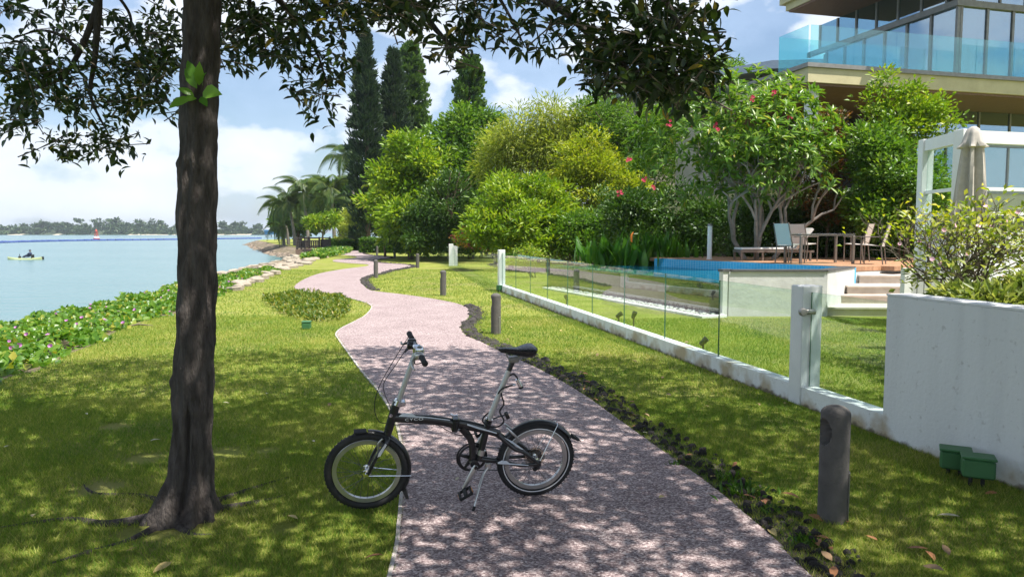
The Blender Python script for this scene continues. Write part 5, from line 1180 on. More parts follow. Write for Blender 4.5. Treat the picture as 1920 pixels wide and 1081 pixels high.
# fork
fk = empty('fork'); fk.parent = bike
B(MB().tube([hb_ - hax * .004, hb_ - hax * .05], [.024, .026], 14), 'crown', M_black, fk)
for s in (-1, 1):
    c0 = hb_ - hax * .04; B(oval([c0 + Vector((0, s * .02, 0)), c0 + Vector((.005, s * .047, -.03)), Vector((1.0, s * .05, WR + .115)), Vector((1.052, s * .05, WR))], [.014, .015, .012, .010], flat=(.8, 1)), 'blade', M_black, fk)
    q0, q1 = c0 + Vector((.028, s * .04, .0)), bp(345, 670); B(oval([q0, Vector((q1.x + .0, s * .036, q1.z + .02)), Vector((q1.x - .012, s * .03, q1.z - .05))], [.006, .007, .006]), 'brake_arm', M_alloy, fk)
decal([(385, 662), (393, 668), (360, 725), (345, 730), (352, 710)], .064, m=M_reflect)
# handlepost, bar
hp0, hp1 = bp(450, 455), bp(540, 195); hpd = (hp1 - hp0).normalized()
B(MB().tube([ht_, ht_ + hax * .03], [.024, .022], 14), 'headset', M_black)
B(MB().tube([hp0 - hpd * .012, hp0 + hpd * .02], [.03, .027], 14), 'stem_clamp', M_chrome); B(MB().box((-.042, -.02, -.012), (.0, .03, .014), Matrix.Translation(hp0), .004), 'clamp_lever', M_chrome)
B(MB().tube([hp0 + hpd * .021, hp1 - hpd * .012], .0165, 16), 'handlepost', M_silver)
bc = hp1 + hpd * .015
B(MB().box((-.026, -.03, -.022), (.022, .03, .022), Matrix.Translation(bc), .007), 'bar_clamp', M_chrome)
hbar = empty('handlebar'); hbar.parent = bike; hbar.location = bc; hbar.rotation_euler = (0, 0, .07)
B(MB().tube([(0, -.275, .01), (0, -.12, .004), (0, .12, .004), (0, .275, .01)], .0115, 12), 'bar', M_black, hbar)
for s in (-1, 1):
    B(MB().lathe([(.012, .0), (.0165, .002), (.0175, .01), (.0155, .06), (.0165, .085), (.0175, .112), (.014, .116), (0, .1165)], 16, Matrix.Translation((0, s * .168, .008)) @ Matrix.Diagonal((1, s, 1, 1)), 'y'), 'grip', M_rubber, hbar)
    B(MB().box((-.018, s * .128 - .016, -.018), (.034, s * .128 + .016, .022), None, .006).tube([(.03, s * .13, .0), (.055, s * .16, -.02), (.06, s * .20, -.03), (.055, s * .25, -.035)], [.008, .007, .006, .006], 8), 'brake_lever', M_black if s < 0 else M_alloy, hbar)
B(MB().box((-.02, -.108, -.03), (.042, -.075, .012), None, .008).tube([(.03, -.09, -.02), (.06, -.085, -.045)], .006, 6), 'gear_shifter', M_black, hbar)
B(MB().lathe([(.0, .055), (.012, .053), (.022, .044), (.025, .03), (.025, .018), (.008, .016), (.008, .0)], 20, Matrix.Translation((0, .10, .0))), 'bell', M_chrome, hbar)
# cables
def cable(pts, r=.0024, name='cable'): B(MB().tube(catmull(pts, 8), r, 6, cap=False), name, M_rubber)
cable([bp(508, 112, -.1), bp(440, 220, -.05), bp(360, 360, 0), bp(330, 470, .02), bp(350, 545, .02), bp(395, 560, .01)]); cable([bp(505, 160, -.06), bp(440, 260, 0), bp(380, 350, .03), bp(382, 410, .03), bp(410, 480, .03), bp(400, 530, .035)])
cable([bp(395, 560, .03), bp(450, 566, .03), bp(560, 560, .03), bp(650, 568, .028), bp(700, 595, .03), bp(760, 618, .03), bp(840, 612, .02)]); cable([bp(590, 245, .08), bp(540, 260, .06), bp(530, 225, .03)], .003)
# seat
s0, s1 = bp(906, 548), bp(1032, 238); sd = (s1 - s0).normalized(); sl = (s1 - s0).length
B(MB().tube([s0 - sd * .05, s0 + sd * (sl - .07)], .0165, 16), 'seatpost', M_silver); B(MB().tube([s0 + sd * (sl - .0699), s0 + sd * (sl - .012)], .0168, 16), 'seatpost_sleeve', M_black)
B(MB().tube([s0 - sd * .02, s0 + sd * .012], .0245, 16), 'seat_clamp', M_black); B(MB().tube([s0 + sd * .013, s0 + sd * .02], .0225, 16), 'clamp_ring', M_chrome)
q = s0 + sd * .02; B(MB().tube([q + Vector((-.02, .01, 0)), q + Vector((-.05, .02, .015)), bp(990, 515, .02)], .005, 6).box((-.012, -.008, -.028), (.012, .012, .022), Matrix.Translation(bp(1000, 515, .02)) @ Matrix.Rotation(.4, 4, 'Y'), .005), 'quick_release', M_black)
B(MB().box((-.03, -.022, -.024), (.03, .022, .014), Matrix.Translation(s1 + Vector((-.004, 0, .01))), .006), 'saddle_clamp', M_steel)
sn, sr = bp(955, 186), bp(1152, 192); secs = 13; mb = MB(); vs = []; K = 16
for i in range(secs):
    tt = i / (secs - 1); x = sn.x + (sr.x - sn.x) * tt; zt = np.interp(tt, [0, .2, .5, .75, .92, 1], [.0, .004, .002, .013, .019, .012]) + sn.z + (sr.z - sn.z) * tt + .004
    wd_ = np.interp(tt, [0, .06, .3, .5, .68, .85, .95, 1], [.006, .018, .026, .038, .066, .082, .07, .025]); dp = np.interp(tt, [0, .06, .3, .55, .8, .95, 1], [.006, .022, .03, .042, .062, .055, .02])
    for k in range(K):
        a = 2 * math.pi * k / K; c, s = math.cos(a), math.sin(a)
        z = zt + (s * dp * .22 if s > 0 else s * dp * (1.0 if abs(c) > .2 else .55)); vs.append((x, c * wd_ * (1 if s > -.3 else .92), z))
mb.add(vs, [(i * K + k, i * K + (k + 1) % K, (i + 1) * K + (k + 1) % K, (i + 1) * K + k) for i in range(secs - 1) for k in range(K)] + [tuple(range(K)), tuple((secs - 1) * K + k for k in range(K))], True); B(mb, 'saddle', M_saddle)
for s in (-1, 1): B(MB().tube([Vector((sn.x - .05, s * .012, sn.z - .02)), Vector((s1.x + .03, s * .02, s1.z + .01)), Vector((s1.x - .04, s * .022, s1.z + .01)), Vector((sr.x + .03, s * .035, sr.z - .02))], .0035, 6), 'saddle_rail', M_steel)
# mudguards
def guard(c, R, a0, a1, w, name):
    mb = MB(); vs = []; n = 26
    for i in range(n + 1):
        a = a0 + (a1 - a0) * i / n
        for y, dr in ((-w, -.010), (-w * .7, .0), (0, .005), (w * .7, .0), (w, -.010), (w * .98, -.0125), (0, .0025), (-w * .98, -.0125)): vs.append((c.x + (R + dr) * math.cos(a), y, c.z + (R + dr) * math.sin(a)))
    mb.add(vs, [(i * 8 + k, i * 8 + (k + 1) % 8, i * 8 + 8 + (k + 1) % 8, i * 8 + 8 + k) for i in range(n) for k in range(8)] + [tuple(range(8)), tuple(n * 8 + k for k in range(8))], True); return B(mb, name, M_black)
r_ = math.radians
guard(HR, WR + .013, r_(40), r_(147), .03, 'rear_mudguard'); B(MB().prism([(-.228, .39), (-.265, .372), (-.29, .366), (-.268, .385), (-.235, .408)], -.024, .024), 'mudguard_flap', M_rubber)
guard(HF, WR + .012, r_(92), r_(212), .027, 'front_mudguard'); a = r_(213); q = HF + Vector((math.cos(a), 0, math.sin(a))) * (WR + .012)
B(MB().prism([(q.x + .012, q.z + .01), (q.x - .012, q.z + .012), (q.x - .03, q.z - .05), (q.x - .012, q.z - .05)], -.028, .028), 'mudguard_flap', M_rubber)
B(MB().box((HF.x + .0, -.028, HF.z + WR + .004), (HF.x + .075, .028, HF.z + WR + .014), Matrix.Translation((0, 0, 0)), .003), 'mudguard_tip', M_rubber)
for s in (-1, 1):
    a = r_(117); B(MB().tube([Vector((-.012, s * .062, WR + .02)), HR + Vector((math.cos(a) * (WR + .018), s * .032, math.sin(a) * (WR + .018))), HR + Vector((math.cos(a) * (WR + .022), s * .01, math.sin(a) * (WR + .022)))], .0028, 6), 'mudguard_stay', M_chrome)
    a = r_(188); B(MB().tube([Vector((1.048, s * .056, WR - .005)), HF + Vector((math.cos(a) * (WR + .014), s * .03, math.sin(a) * (WR + .014)))], .0026, 6), 'mudguard_stay', M_chrome)
q = bp(1010, 600, .0)
for s in (-1, 1): B(oval([Vector((q.x + .02, s * .03, q.z + .04)), Vector((q.x - .02, s * .036, q.z + .0)), Vector((q.x - .065, s * .032, q.z - .045))], [.006, .008, .006]), 'rear_brake_arm', M_alloy)
# drivetrain on the far side
cr_ = Vector((bb.x, -.052, bb.z)); ch = empty('chainset'); ch.parent = bike; ch.location = cr_
B(MB().torus(.083, .0075, 56, 8, (0, 0, 0), .5), 'chainring', M_black, ch); B(MB().torus(.094, .006, 56, 8, (0, -.012, 0), .5), 'chain_guard', M_black, ch)
for k in range(5): a = 2 * math.pi * k / 5 + .3; B(MB().tube([(0, 0, 0), (math.cos(a) * .08, 0, math.sin(a) * .08)], [.016, .009], 8, flat=(.4, 1)), 'spider_arm', M_black, ch)
def crank(lat, tip, side):
    cd = (tip - Vector((bb.x, lat, bb.z))); e = Vector((bb.x, lat, bb.z)) + cd
    B(MB().tube([Vector((bb.x, lat, bb.z)) - cd * .06, Vector((bb.x, lat, bb.z)) + cd * .1, e - cd * .04, e + cd * .05], [.014, .018, .013, .011], 12, flat=(.6, 1)), 'crank_arm', M_alloy)
    pe = empty('pedal'); pe.parent = bike; pe.location = e + Vector((0, side * .06, 0)); pe.rotation_euler = (0, .5, 0)
    B(MB().box((-.045, -.04, -.012), (-.03, .04, .012), None, .003).box((.03, -.04, -.012), (.045, .04, .012), None, .003).box((-.03, -.044, -.008), (.03, -.034, .008)).box((-.03, .034, -.008), (.03, .044, .008)).box((-.012, -.05, -.010), (.012, .034, .010), None, .003), 'body', M_rubber, pe)
    B(MB().box((-.0475, -.022, -.008), (-.0452, .022, .008)).box((.0452, -.022, -.008), (.0475, .022, .008)), 'reflector', M_amber, pe)
    B(MB().lathe([(.009, -.055 * side if side > 0 else .0), (.009, -.03 * side)] if False else [(.007, -.06), (.007, -.046)], 10, Matrix.Diagonal((1, side, 1, 1)), 'y'), 'axle', M_steel, pe)
tip = bp(783, 888, .07); crank(.07, tip, 1); t2 = Vector((2 * bb.x - tip.x, -.075, 2 * bb.z - tip.z)); crank(-.075, t2, -1)
B(MB().lathe([(.011, .0), (.011, .006), (0, .007)], 12, Matrix.Translation((bb.x, .08, bb.z)), 'y'), 'crank_bolt', M_black)
cas = empty('cassette'); cas.parent = bike; cas.location = (0, -.036, WR)
for k, R_ in enumerate((.05, .044, .038, .032)): B(MB().lathe([(.014, -k * .005), (R_, -k * .005), (R_, -k * .005 - .0018), (.014, -k * .005 - .0018)], 36, None, 'y'), 'cog', M_steel, cas)
B(MB().lathe([(.014, .006), (.068, .006), (.068, .009), (.014, .009)], 36, None, 'y'), 'spoke_guard', glassmat('clear_plastic', (.75, .72, .66), .1), cas)
jx = -.012; jz = WR - .075
B(MB().tube([cr_ + Vector((0, .004, .084)), Vector((0, -.045, WR + .04))], .0035, 6), 'chain_run', M_black)
B(MB().tube([cr_ + Vector((0, .004, -.084)), Vector((jx + .02, -.045, jz - .02))], .0035, 6), 'chain_run', M_black)
B(MB().box((-.03, -.065, -.045), (.02, -.04, .03), Matrix.Translation((jx - .005, 0, jz + .02)), .008).lathe([(.0, -.052), (.018, -.05), (.018, -.042), (0, -.04)], 14, Matrix.Translation((jx, 0, jz - .015)), 'y'), 'derailleur', M_black)
# kickstand
k0, k3 = bp(905, 770, .01), bp(826, 1000, .09)
gz = (bike.matrix_world.inverted() @ G(886, 961.5)); k3 = Vector((gz.x, gz.y, gz.z + .006))
B(MB().box((-.018, -.014, -.022), (.018, .016, .02), Matrix.Translation(k0), .005), 'kickstand_bracket', M_alloy)
B(MB().tube(catmull([k0 + Vector((0, .012, -.01)), k0 + Vector((.035, .03, -.05)), k0.lerp(k3, .55) + Vector((.012, .012, 0)), k0.lerp(k3, .9)], 5), list(np.linspace(.009, .0065, 16)), 10), 'kickstand', M_alloy)
B(MB().tube([k0.lerp(k3, .88), k3], .0085, 10), 'kickstand_foot', M_rubber)
# cable lock on the seatpost
lk = empty('cable_lock', label='black coiled cable lock wound round the bicycle seatpost', cat='lock'); lk.matrix_world = bike.matrix_world.copy()
ps = [bp(1020, 312, .02), bp(1050, 320, .03), bp(1062, 345, .035)]
B(MB().tube(catmull([bp(1060, 340, .035), bp(1035, 310, .02), bp(1000, 330, -.025), bp(968, 370, -.02), bp(975, 420, .025), bp(985, 460, .03), bp(965, 500, .03), bp(985, 545, .04), bp(955, 575, .05), bp(905, 570, .05), bp(878, 545, .03), bp(895, 515, -.02), bp(945, 480, -.03), bp(950, 430, -.01), bp(975, 385, .03), bp(1045, 362, .035)], 8), .0052, 8), 'cable', M_rubber, lk)
B(MB().tube([bp(1052, 335, .036), bp(1072, 375, .04)], [.012, .013], 12).tube([bp(1045, 362, .036), bp(1030, 366, .035)], .007, 8), 'lock_cylinder', M_chrome, lk); B(MB().tube([bp(1070, 372, .04), bp(1073, 380, .04)], .0142, 12), 'lock_cap', M_rubber, lk)
# ================================================================ bollards
M_bol = mat('brown_grey_concrete', (.125, .115, .105), (.09, .083, .077), scale=9, rough=.9, bump=.004, bscale=60, c3=(.2, .17, .15), s3=3, lo3=.55, hi3=.7)
def make_bollard():
    r = empty('bollard_light'); n = 56; R = .083; V = []; zz = list(np.linspace(-.05, .42, 10)) + list(np.linspace(.43, .635, 26)) 
    prof = [(R, z) for z in zz] + [(R * math.cos(t_), .64 + R * .62 * math.sin(t_)) for t_ in np.linspace(.05, 1.52, 9)]
    for rr_, z in prof:
        for k in range(n):
            a = 2 * math.pi * k / n; q = rr_
            da = math.atan2(math.sin(a - 3.25), math.cos(a - 3.25)); e = ((z - .535) / .078) ** 2 + (da / .62) ** 2
            if e < 1 and z < .64: q -= .066 * min(1, (1 - e) * 5)
            V.append((math.cos(a) * q, math.sin(a) * q, z))
    m_ = len(prof); F = [(i * n + k, i * n + (k + 1) % n, (i + 1) * n + (k + 1) % n, (i + 1) * n + k) for i in range(m_ - 1) for k in range(n)]
    mb = MB(); mb.add(V, F + [tuple((m_ - 1) * n + k for k in range(n))], True); mb.build('post', M_bol, r)
    a = -.55; MB().box((.081, -.024, .0), (.089, .024, .30), Matrix.Rotation(a, 4, 'Z'), .003).build('cover_plate', M_steel, r)
    return r
bo = make_bollard(); M_lens = mat('dusty_lens', (.4, .38, .34), rough=.3)
bl = [((1560, 973), 'concrete bollard light beside the white garden wall'), ((930, 626), 'concrete bollard light at the second bend beside the low white wall'), ((831, 554), 'concrete bollard light alone in mid lawn before the glass fence'), ((705, 521), 'concrete bollard light at the black rock curve of the path'),
      ((783, 502), 'concrete bollard light beside the far white fence post'), ((740, 484), 'concrete bollard light on the lawn before the clipped hedge'), ((707, 478.5), 'concrete bollard light by the last path bend'), ((688, 473.5), 'concrete bollard light against the clipped hedge')]
for i, (px, lab) in enumerate(bl):
    o = bo if i == 0 else copy_tree(bo); o.location = G(*px); o.rotation_euler = (random.uniform(-.012, .012), random.uniform(-.012, .012), random.uniform(-.15, .15)); tag(o, lab, 'bollard', 'bollard lights along the path')
# ================================================================ garden lights
M_gbox = mat('green_plastic', (.05, .17, .06), (.04, .135, .05), scale=6, rough=.5); M_blk = mat('black_plastic', (.02, .02, .02), rough=.5)
def green_box(px, w, rz_, lab, zlift=.09):
    q = G(*px); t = empty('green_floodlight', tuple(q), rz_, label=lab, cat='garden light')
    MB().box((-w / 2, -.07, zlift), (w / 2, .07, zlift + .125), None, .012).build('housing', M_gbox, t); MB().box((-w / 2 - .006, -.076, zlift + .126), (w / 2 + .006, .076, zlift + .142), None, .005).build('lid', M_gbox, t)
    for s in (-.04, .03): MB().tube([(s, 0, -.05), (s, 0, zlift + .01)], .013, 8).build('spike', M_blk, t)
green_box((1790, 889), .19, -.5, 'green floodlight box tucked nearer the low white wall', .05); green_box((1832, 911), .19, -.45, 'green floodlight box on two spikes in front of its twin', .07)
green_box((575, 616.5), .15, .1, 'small green floodlight box in front of the ground cover', .0); green_box((937, 547), .16, .7, 'green floodlight box at the far post of the low wall', .05)
def spot(px, h, tilt, lab):
    q = G(*px); t = empty('spike_light', tuple(q), label=lab, cat='garden light', group='black spike lights on the garden lawn')
    MB().tube([(0, 0, -.05), (0, 0, h)], .014, 8).build('spike', M_blk, t); MB().lathe([(.0, -.06), (.03, -.055), (.042, .03), (.045, .07), (.036, .07), (.03, .05), (0, .05)], 16, Matrix.Translation((0, 0, h + .03)) @ Matrix.Rotation(tilt, 4, 'Y') @ Matrix.Rotation(.3, 4, 'X')).build('lamp_head', M_blk, t)
spot((1160, 610), .16, .9, 'black spike light behind the glass beside a paler one'); spot((1188, 615), .2, .3, 'paler topped black spike light behind the glass'); spot((1318, 663), .14, .7, 'black spike light tilted towards the plaster pool wall'); spot((1062, 572), .14, -.4, 'small black spike light near the half-bare shrub'); spot((797, 484.5), .2, 0, 'black spike light on the lawn near the far white post'); spot((804, 484.5), .2, 0, 'second black spike light near the far white post')
# ================================================================ litter
M_dl = [mat('dry_leaf_%d' % k, c, tuple(x * .75 for x in c), scale=20, rough=.7) for k, c in enumerate(((.55, .42, .16), (.35, .15, .06), (.30, .19, .10), (.55, .50, .34)))]
lvm = []
for k in range(8):
    r = random.Random(200 + k); c = r.uniform(.1, .5); V, F, A = leaf_arrays(np.zeros((1, 3)), np.array([[1., 0, .05]]), np.array([[0, 0, 1.]]), 1.0, .42, fold=c, fine=True); me = tri_mesh('fallen_leaf', V, F, A, True); me.materials.append(M_dl[k % 4]); lvm.append(me)
labs = ['dry yellow leaf fallen on the ground', 'curled red-brown leaf fallen on the ground', 'dull brown leaf fallen on the ground', 'pale straw-coloured leaf fallen on the ground']
lv = [(70, 970, 0, .1), (322, 1060, 0, .11), (238, 1040, 1, .07), (282, 833, 3, .08), (1645, 1020, 1, .09), (1700, 1035, 1, .1), (1735, 1040, 1, .1), (1730, 1068, 2, .12), (1800, 975, 3, .12), (1405, 888, 1, .11), (1465, 930, 1, .12), (1432, 930, 2, .07), (1345, 878, 2, .08), (1515, 972, 1, .11), (1335, 902, 0, .09), (1440, 998, 0, .10), (1535, 1030, 1, .12), (1285, 868, 1, .08), (1155, 748, 2, .12), (1330, 766, 0, .08), (1425, 764, 2, .08), (1480, 762, 2, .08), (1245, 938, 0, .07), (1205, 815, 3, .05), (1300, 858, 1, .06), (1180, 785, 2, .08), (1105, 720, 2, .1), (1055, 708, 1, .12), (635, 640, 3, .08), (500, 742, 3, .07), (590, 834, 3, .06), (720, 1050, 1, .1), (540, 975, 0, .08), (860, 900, 3, .05), (955, 640, 2, .08), (1000, 672, 2, .1), (1050, 620, 0, .1), (960, 617, 0, .1), (1195, 682, 2, .1), (1240, 712, 2, .1), (430, 760, 3, .06), (160, 780, 3, .06), (20, 840, 3, .06), (620, 760, 2, .08), (1870, 930, 1, .08), (1590, 985, 1, .08), (1780, 1050, 2, .09), (1560, 1058, 2, .1), (1600, 900, 2, .07), (1205, 612, 0, .1), (1265, 640, 2, .12), (1285, 645, 2, .12), (1250, 742, 2, .09), (450, 640, 2, .09), (1120, 665, 2, .1), (1070, 660, 0, .1), (880, 575, 2, .1), (1090, 700, 2, .09)]
for k in range(26):
    p, nn = along(random.uniform(8.5, 15)); q = p + nn * random.uniform(.02, .4); uu, vv, dd_ = proj(np.array([[q.x, q.y, 0.]])); lv.append((uu[0], vv[0], random.choice((1, 1, 2, 0)), random.uniform(.06, .11)))
for u, v, c, s in lv:
    q = G(u, v); o = link('fallen_leaf', lvm[c + random.choice((0, 4))], None, None, (q.x, q.y, .022 + random.uniform(0, .01)), label=labs[c], cat='leaf', group=labs[c].replace('leaf', 'leaves')); o.rotation_euler = (random.uniform(-.35, .35), random.uniform(-.3, .3), random.uniform(0, 6.28)); s *= 1.0; o.scale = (s, s, s * .6)
# weeds between the rocks
for i, (u, v, sc) in enumerate(((1390, 925, .14), (1365, 900, .09), (1505, 1020, .08), (1440, 960, .07), (1270, 872, .06))):
    q = G(u, v); t = empty('weed', tuple(q), label=['leafy green weed growing thickest among the lava rocks', 'green weed sprouting beside the thickest weed', 'small weed by the last lava rocks', 'small weed below the tall rust leaf', 'tiny weed at the edge of the shaded grass'][i], cat='weed')
    n = 60; A = leaf_arrays(RS.normal(size=(n, 3)) * [sc * .5, sc * .5, 0] + [0, 0, .01], RS.normal(size=(n, 3)) * .8 + [0, 0, .9], RS.normal(size=(n, 3)) * .4 + [0, 0, 1], sc * .6, sc * .16); crown('leaves', A, M_hedge, t)
q0, q1 = G(222, 616), G(287, 612); MB().tube([q0 + Vector((0, 0, .02)), q0.lerp(q1, .5) + Vector((0, .1, .05)), q1 + Vector((0, 0, .02))], [.012, .016, .008], 6).build('fallen_stick', M_twig, label='thin brown stick lying at the edge of the vine bed', cat='stick')
# ================================================================ far deck, water things
M_dkw = mat('dark_timber', (.045, .035, .03), (.07, .055, .045), scale=4, rough=.8); M_dkd = mat('brown_timber', (.24, .15, .10), (.18, .11, .075), scale=4, rough=.8)
d_ = G(556, 468.5); dk = empty('viewing_deck', (d_.x, d_.y, 0), label='small timber viewing deck with dark rails at the water edge', cat='deck')
Wd = G(645, 468.5).x - d_.x
MB().box((-.1, 0, -.9), (Wd, 4.5, .06)).build('platform', M_dkd, dk); xr = (615 - 556) * d_.y / FPX
def rail(x0, x1, y0, y1):
    L_ = math.hypot(x1 - x0, y1 - y0); M2 = Matrix.Translation((x0, y0, .061)) @ Matrix.Rotation(math.atan2(y1 - y0, x1 - x0), 4, 'Z'); npst = max(2, int(L_ / 1.2) + 1)
    for k in range(npst): x = L_ * k / (npst - 1); MB().box((x - .07, -.07, 0), (x + .07, .07, 1.22), M2).build('post', M_dkw, dk)
    mb = MB().box((0.07, -.05, 1.05), (L_ - .07, .05, 1.15), M2).box((.07, -.04, .78), (L_ - .07, .04, .86), M2).box((.07, -.04, .12), (L_ - .07, .04, .2), M2)
    for k in range(int(L_ / .22)): mb.box((.12 + k * .22, -.025, .2), (.19 + k * .22, .025, .78), M2)
    mb.build('railing', M_dkw, dk)
rail(0, xr * .72, .1, .1); rail(0, 0, .3, 4.4); rail(.1, xr * .72, 4.4, 4.4)
MB().box((xr * .74, .3, .061), (xr, 1.0, .95)).box((xr * .74, .3, .951), (xr + .05, 1.05, 1.05)).build('bench_box', M_dkw, dk)
q = G(660, 459); sgn = empty('blue_sign', (q.x, q.y, 0), label='small blue board standing between yellow hedge and pine', cat='sign'); M_blue = mat('blue_board', (.12, .30, .48), rough=.5); MB().box((-.4, -.03, .5), (.4, .03, 1.3)).build('board', M_blue, sgn)
for s in (-.3, .3): MB().box((s - .03, -.02, -.05), (s + .03, .02, .499)).build('leg', M_dkw, sgn)
# kayak and paddler
kq = G(47, 486.5, WZ); ky = empty('kayak', (kq.x, kq.y, WZ), -.05, label='pale green sit-on-top kayak drifting on the open water', cat='kayak')
M_kg = mat('pale_green_hull', (.34, .38, .20), (.28, .33, .17), scale=2, rough=.4)
vs, K = [], 12
for i in range(15):
    tt = i / 14; x = -1.75 + 3.5 * tt; w = .36 * math.sin(math.pi * tt) ** .6 + .01; sh = .16 + .14 * abs(2 * tt - 1) ** 2.5
    for k in range(K): a = 2 * math.pi * k / K; vs.append((x, math.cos(a) * w, (math.sin(a) * sh if math.sin(a) > 0 else math.sin(a) * .14)))
MB().add(vs, [(i * K + k, i * K + (k + 1) % K, (i + 1) * K + (k + 1) % K, (i + 1) * K + k) for i in range(14) for k in range(K)] + [tuple(range(K)), tuple(14 * K + k for k in range(K))], True).build('hull', M_kg, ky)
MB().box((-.62, -.1, .16), (-.42, .1, .34), None, .03).tube([(-.5, 0, .3), (-.6, .05, .5), (-.48, -.04, .52)], .03, 6).build('gear', M_blk, ky); MB().box((.75, -.22, .14), (.8, .22, .5), None, .02).build('seat_back', M_blk, ky); MB().box((1.66, -.02, -.2), (1.9, .02, .3), None, .01).build('rudder', M_blk, ky)
def skin_person(name, verts, edges, rads, m, parent=None):
    me = bpy.data.meshes.new(name); me.from_pydata(verts, edges, []); o = bpy.data.objects.new(name, me); COL.objects.link(o); o.parent = parent
    sk = o.modifiers.new('skin', 'SKIN')
    for i, r in enumerate(rads): me.skin_vertices[0].data[i].radius = (r, r)
    me.skin_vertices[0].data[0].use_root = True; o.modifiers.new('sub', 'SUBSURF').levels = 1; o.modifiers['sub'].render_levels = 1; me.materials.append(m); return o
pr = empty('person', (kq.x + .55, kq.y, WZ), -.05, label='person in dark blue top and cap seated in the kayak', cat='person')
M_navy = mat('navy_cloth', (.03, .04, .09), rough=.8); M_skin = mat('skin', (.42, .26, .18), rough=.6)
skin_person('body', [(0, 0, .24), (0, 0, .45), (-.02, 0, .66), (-.03, 0, .74), (-.2, .1, .32), (-.55, .1, .34), (-.75, .1, .2), (-.2, -.1, .32), (-.55, -.1, .36), (-.75, -.1, .2), (-.05, .19, .62), (-.2, .25, .45), (-.4, .2, .42), (-.05, -.19, .62), (-.2, -.25, .45), (-.4, -.2, .42)],
            [(0, 1), (1, 2), (2, 3), (0, 4), (4, 5), (5, 6), (0, 7), (7, 8), (8, 9), (2, 10), (10, 11), (11, 12), (2, 13), (13, 14), (14, 15)], [.16, .15, .14, .06, .09, .07, .05, .09, .07, .05, .06, .05, .035, .06, .05, .035], M_navy, pr)
MB().lathe([(.03, .74), (.06, .76), (.085, .82), (.09, .87), (.07, .93), (0, .96)], 14, Matrix.Translation((-.03, 0, 0))).box((-.135, -.012, .84), (-.11, .012, .865)).build('head', M_skin, pr); MB().lathe([(.097, .875), (.098, .9), (.08, .95), (.03, .98), (0, .983)], 14, Matrix.Translation((-.03, 0, 0))).box((-.22, -.07, .875), (-.1, .07, .888)).build('cap', M_navy, pr)
# channel buoy
bq = G(181, 449, WZ); by_ = empty('channel_buoy', (bq.x, bq.y, WZ), label='red and white lattice channel buoy behind the floating barrier', cat='buoy')
M_rd = mat('red_paint', (.45, .07, .05), rough=.5); sB = bq.y / 300
MB().lathe([(1.0, -.5), (1.1, .1), (1.1, .5), (.9, .6)], 20).build('float', M_rd, by_); MB().lathe([(1.0, .605), (.95, .95), (.7, 1.1)], 20).build('white_band', M_white, by_)
mb = MB()
for k in range(4):
    a = k * math.pi / 2 + .4; mb.tube([(math.cos(a) * .65, math.sin(a) * .65, 1.1), (math.cos(a) * .4, math.sin(a) * .4, 3.0)], .09, 6); b = a + math.pi / 2
    for z in (1.5, 2.2): r = .62 - (z - 1.1) * .13; mb.tube([(math.cos(a) * r, math.sin(a) * r, z), (math.cos(b) * r * .9, math.sin(b) * r * .9, z + .6)], .06, 5)
mb.build('lattice_tower', M_rd, by_); MB().lathe([(.45, 3.0), (.5, 3.2), (.3, 3.5), (.12, 3.9), (0, 3.95)], 14).build('lantern', M_rd, by_)
# floating barrier
M_nv = mat('navy_float', (.03, .06, .22), (.04, .08, .26), scale=1, rough=.5)
bm = empty('floating_barrier', tuple(G(180, 451.5, WZ)), label='long navy blue floating barrier strung across the channel', cat='barrier')
pts = catmull([G(u, v, WZ) for u, v in ((-120, 459), (0, 455.5), (60, 453.6), (120, 452.2), (180, 451.2), (260, 450.3), (340, 449.4), (420, 448.2), (490, 447.2))], 12)
acc = 0; fm = MB().tube([(-1.5, 0, .1), (-1.35, 0, .1), (1.35, 0, .1), (1.5, 0, .1)], [.12, .42, .42, .12], 8).mesh('float'); fm.materials.append(M_nv); nfl = 0
for a, b in zip(pts[:-1], pts[1:]):
    L_ = (b - a).length
    while acc < L_ and nfl < 200:
        c = a.lerp(b, acc / L_); o = link('float', fm, None, bm, c - bm.location + Vector((0, 0, random.uniform(-.04, .04)))); o.rotation_euler = (0, 0, math.atan2(b.y - a.y, b.x - a.x)); acc += 3.15; nfl += 1
    acc -= L_
# far wooded shore
isl = empty('far_island', (-400, 1000, WZ), kind='structure'); isl.name = 'wooded_hill'
M_isl = leafmat('far_wood_leaf', [(0, (.03, .065, .022)), (.6, (.06, .105, .035)), (1, (.11, .15, .05))], trans=.1)
M_hill = mat('hill_soil', (.05, .07, .035), (.035, .05, .025), scale=.05, rough=1)
prof = [(-700, 417), (-200, 420), (0, 424), (60, 419), (110, 417), (170, 421), (230, 419), (300, 423), (370, 424), (430, 426), (470, 428), (497, 433), (503, 440)]
sil = lambda u: np.interp(u, [p[0] for p in prof], [p[1] for p in prof])
YI = 860.0; Vh = []; nu = 120
for u in np.linspace(-700, 503, nu):
    zt = max(.5, P(u, sil(u) + 4, YI).z); x = P(u, 440, YI).x
    Vh += [(x, YI - 22, WZ - 1), (x, YI - 12, zt * .35), (x, YI, zt * .8), (x * 1.06, YI + 60, zt * .85), (x * 1.2, YI + 200, WZ - 2)]
Fh = [(i * 5 + k, i * 5 + k + 1, i * 5 + 6 + k, i * 5 + 5 + k) for i in range(nu - 1) for k in range(4)]
o = link('hill_body', tri_mesh('hill_body', np.array(Vh), np.array(Fh), smooth=True), M_hill, isl); o.matrix_parent_inverse = Matrix.Translation(-Vector(isl.location))
lb = []
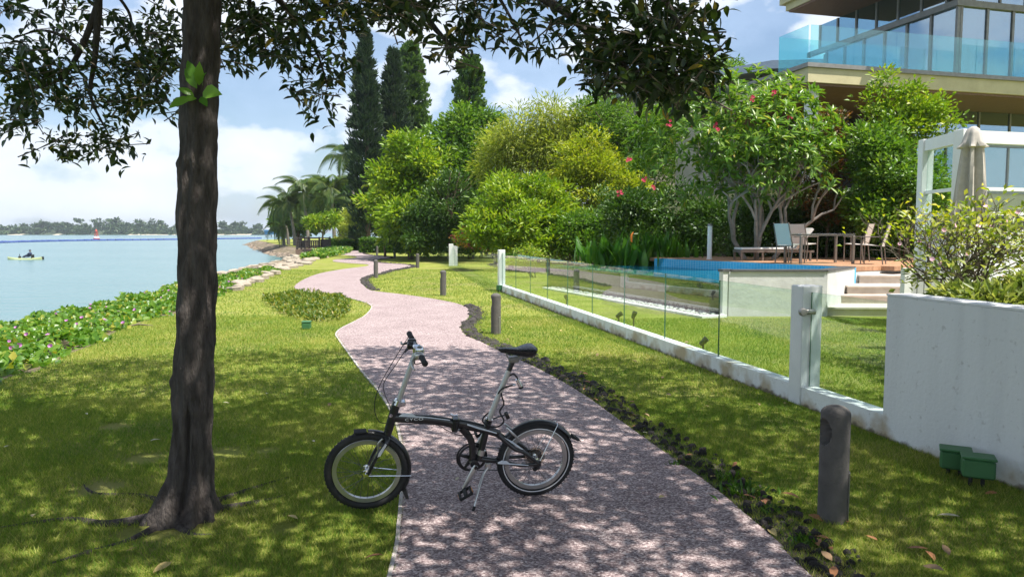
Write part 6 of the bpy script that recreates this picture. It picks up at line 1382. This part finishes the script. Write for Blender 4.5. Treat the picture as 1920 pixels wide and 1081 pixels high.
for i in range(620):
    u = random.uniform(-700, 496); f = random.random(); v = 439.5 + (sil(u) - 439.5) * f * random.uniform(.8, 1.0) + 0; r = random.uniform(3, 6.5) * (1 if u < 440 else .7)
    lb.append(lobe(u, v + r * .4, r * random.uniform(1, 1.7), r * .8, YI - 18 + 16 * f, 5))
for u, h in ((150, 10), (172, 9), (185, 12), (207, 8), (222, 11), (262, 9), (285, 10), (300, 8), (415, 8), (440, 7), (455, 9), (482, 7)): lb.append(lobe(u, sil(u) - h * .25, 7, h * .55, YI, 5))
arr = FO(lb, 5200, 12, 2.6, 3.2, 2.0, shell=.5)
crown('far_wood', arr, M_isl, None, label='long low wooded shore across the water', cat='woods', kind='stuff')
M_sand = mat('beach_sand', (.62, .55, .42), (.55, .48, .36), scale=.1, rough=1)
mb = MB()
for u0, u1 in ((15, 42), (240, 330), (100, 112), (404, 470)):
    a, b = G(u0, 440.2, WZ + .5), G(u1, 440.2, WZ + .5); a, b = P(u0, 440, YI - 24), P(u1, 440, YI - 24); mb.add([(a.x, YI - 27, WZ - .1), (b.x, YI - 27, WZ - .1), (b.x, YI - 14, WZ + 1.6), (a.x, YI - 14, WZ + 1.6)], [(0, 1, 2, 3)])
mb.build('beach', M_sand, kind='structure')
q = P(512, 438, 420); M_bl2 = mat('blue_cladding', (.05, .20, .38), (.04, .17, .33), scale=.3, rough=.6)
js = empty('jetty_shed', (q.x, 420, WZ), label='long low blue shed on a jetty beyond the green bank', cat='shed')
MB().box((-3.5, -4, 1.6), (12, 4, 3.4)).build('cladding', M_bl2, js); MB().prism([(-3.9, 3.41), (12.4, 3.41), (12, 4.2), (-3.5, 4.2)], -4.4, 4.4).build('roof', M_bl2, js)
for k in range(6): MB().lathe([(.25, -1), (.25, 1.59)], 8, Matrix.Translation((-3 + k * 2.9, -3, 0))).build('pile', M_dkw, js)
# ================================================================ air
HAZE = .00022
if HAZE:
    m = bpy.data.materials.new('haze_air'); m.use_nodes = True; t = m.node_tree; t.nodes.remove(t.nodes['Principled BSDF']); v_ = N(t, 'ShaderNodeVolumePrincipled'); v_.inputs['Density'].default_value = HAZE; v_.inputs['Color'].default_value = (.80, .90, 1, 1); v_.inputs['Anisotropy'].default_value = .2
    t.links.new(v_.outputs[0], t.nodes['Material Output'].inputs['Volume'])
    hz = MB().box((-3100, -300, -4), (3100, 3600, 45)).build('haze', m, label='thin pale sea haze over the whole view', cat='haze', kind='stuff')
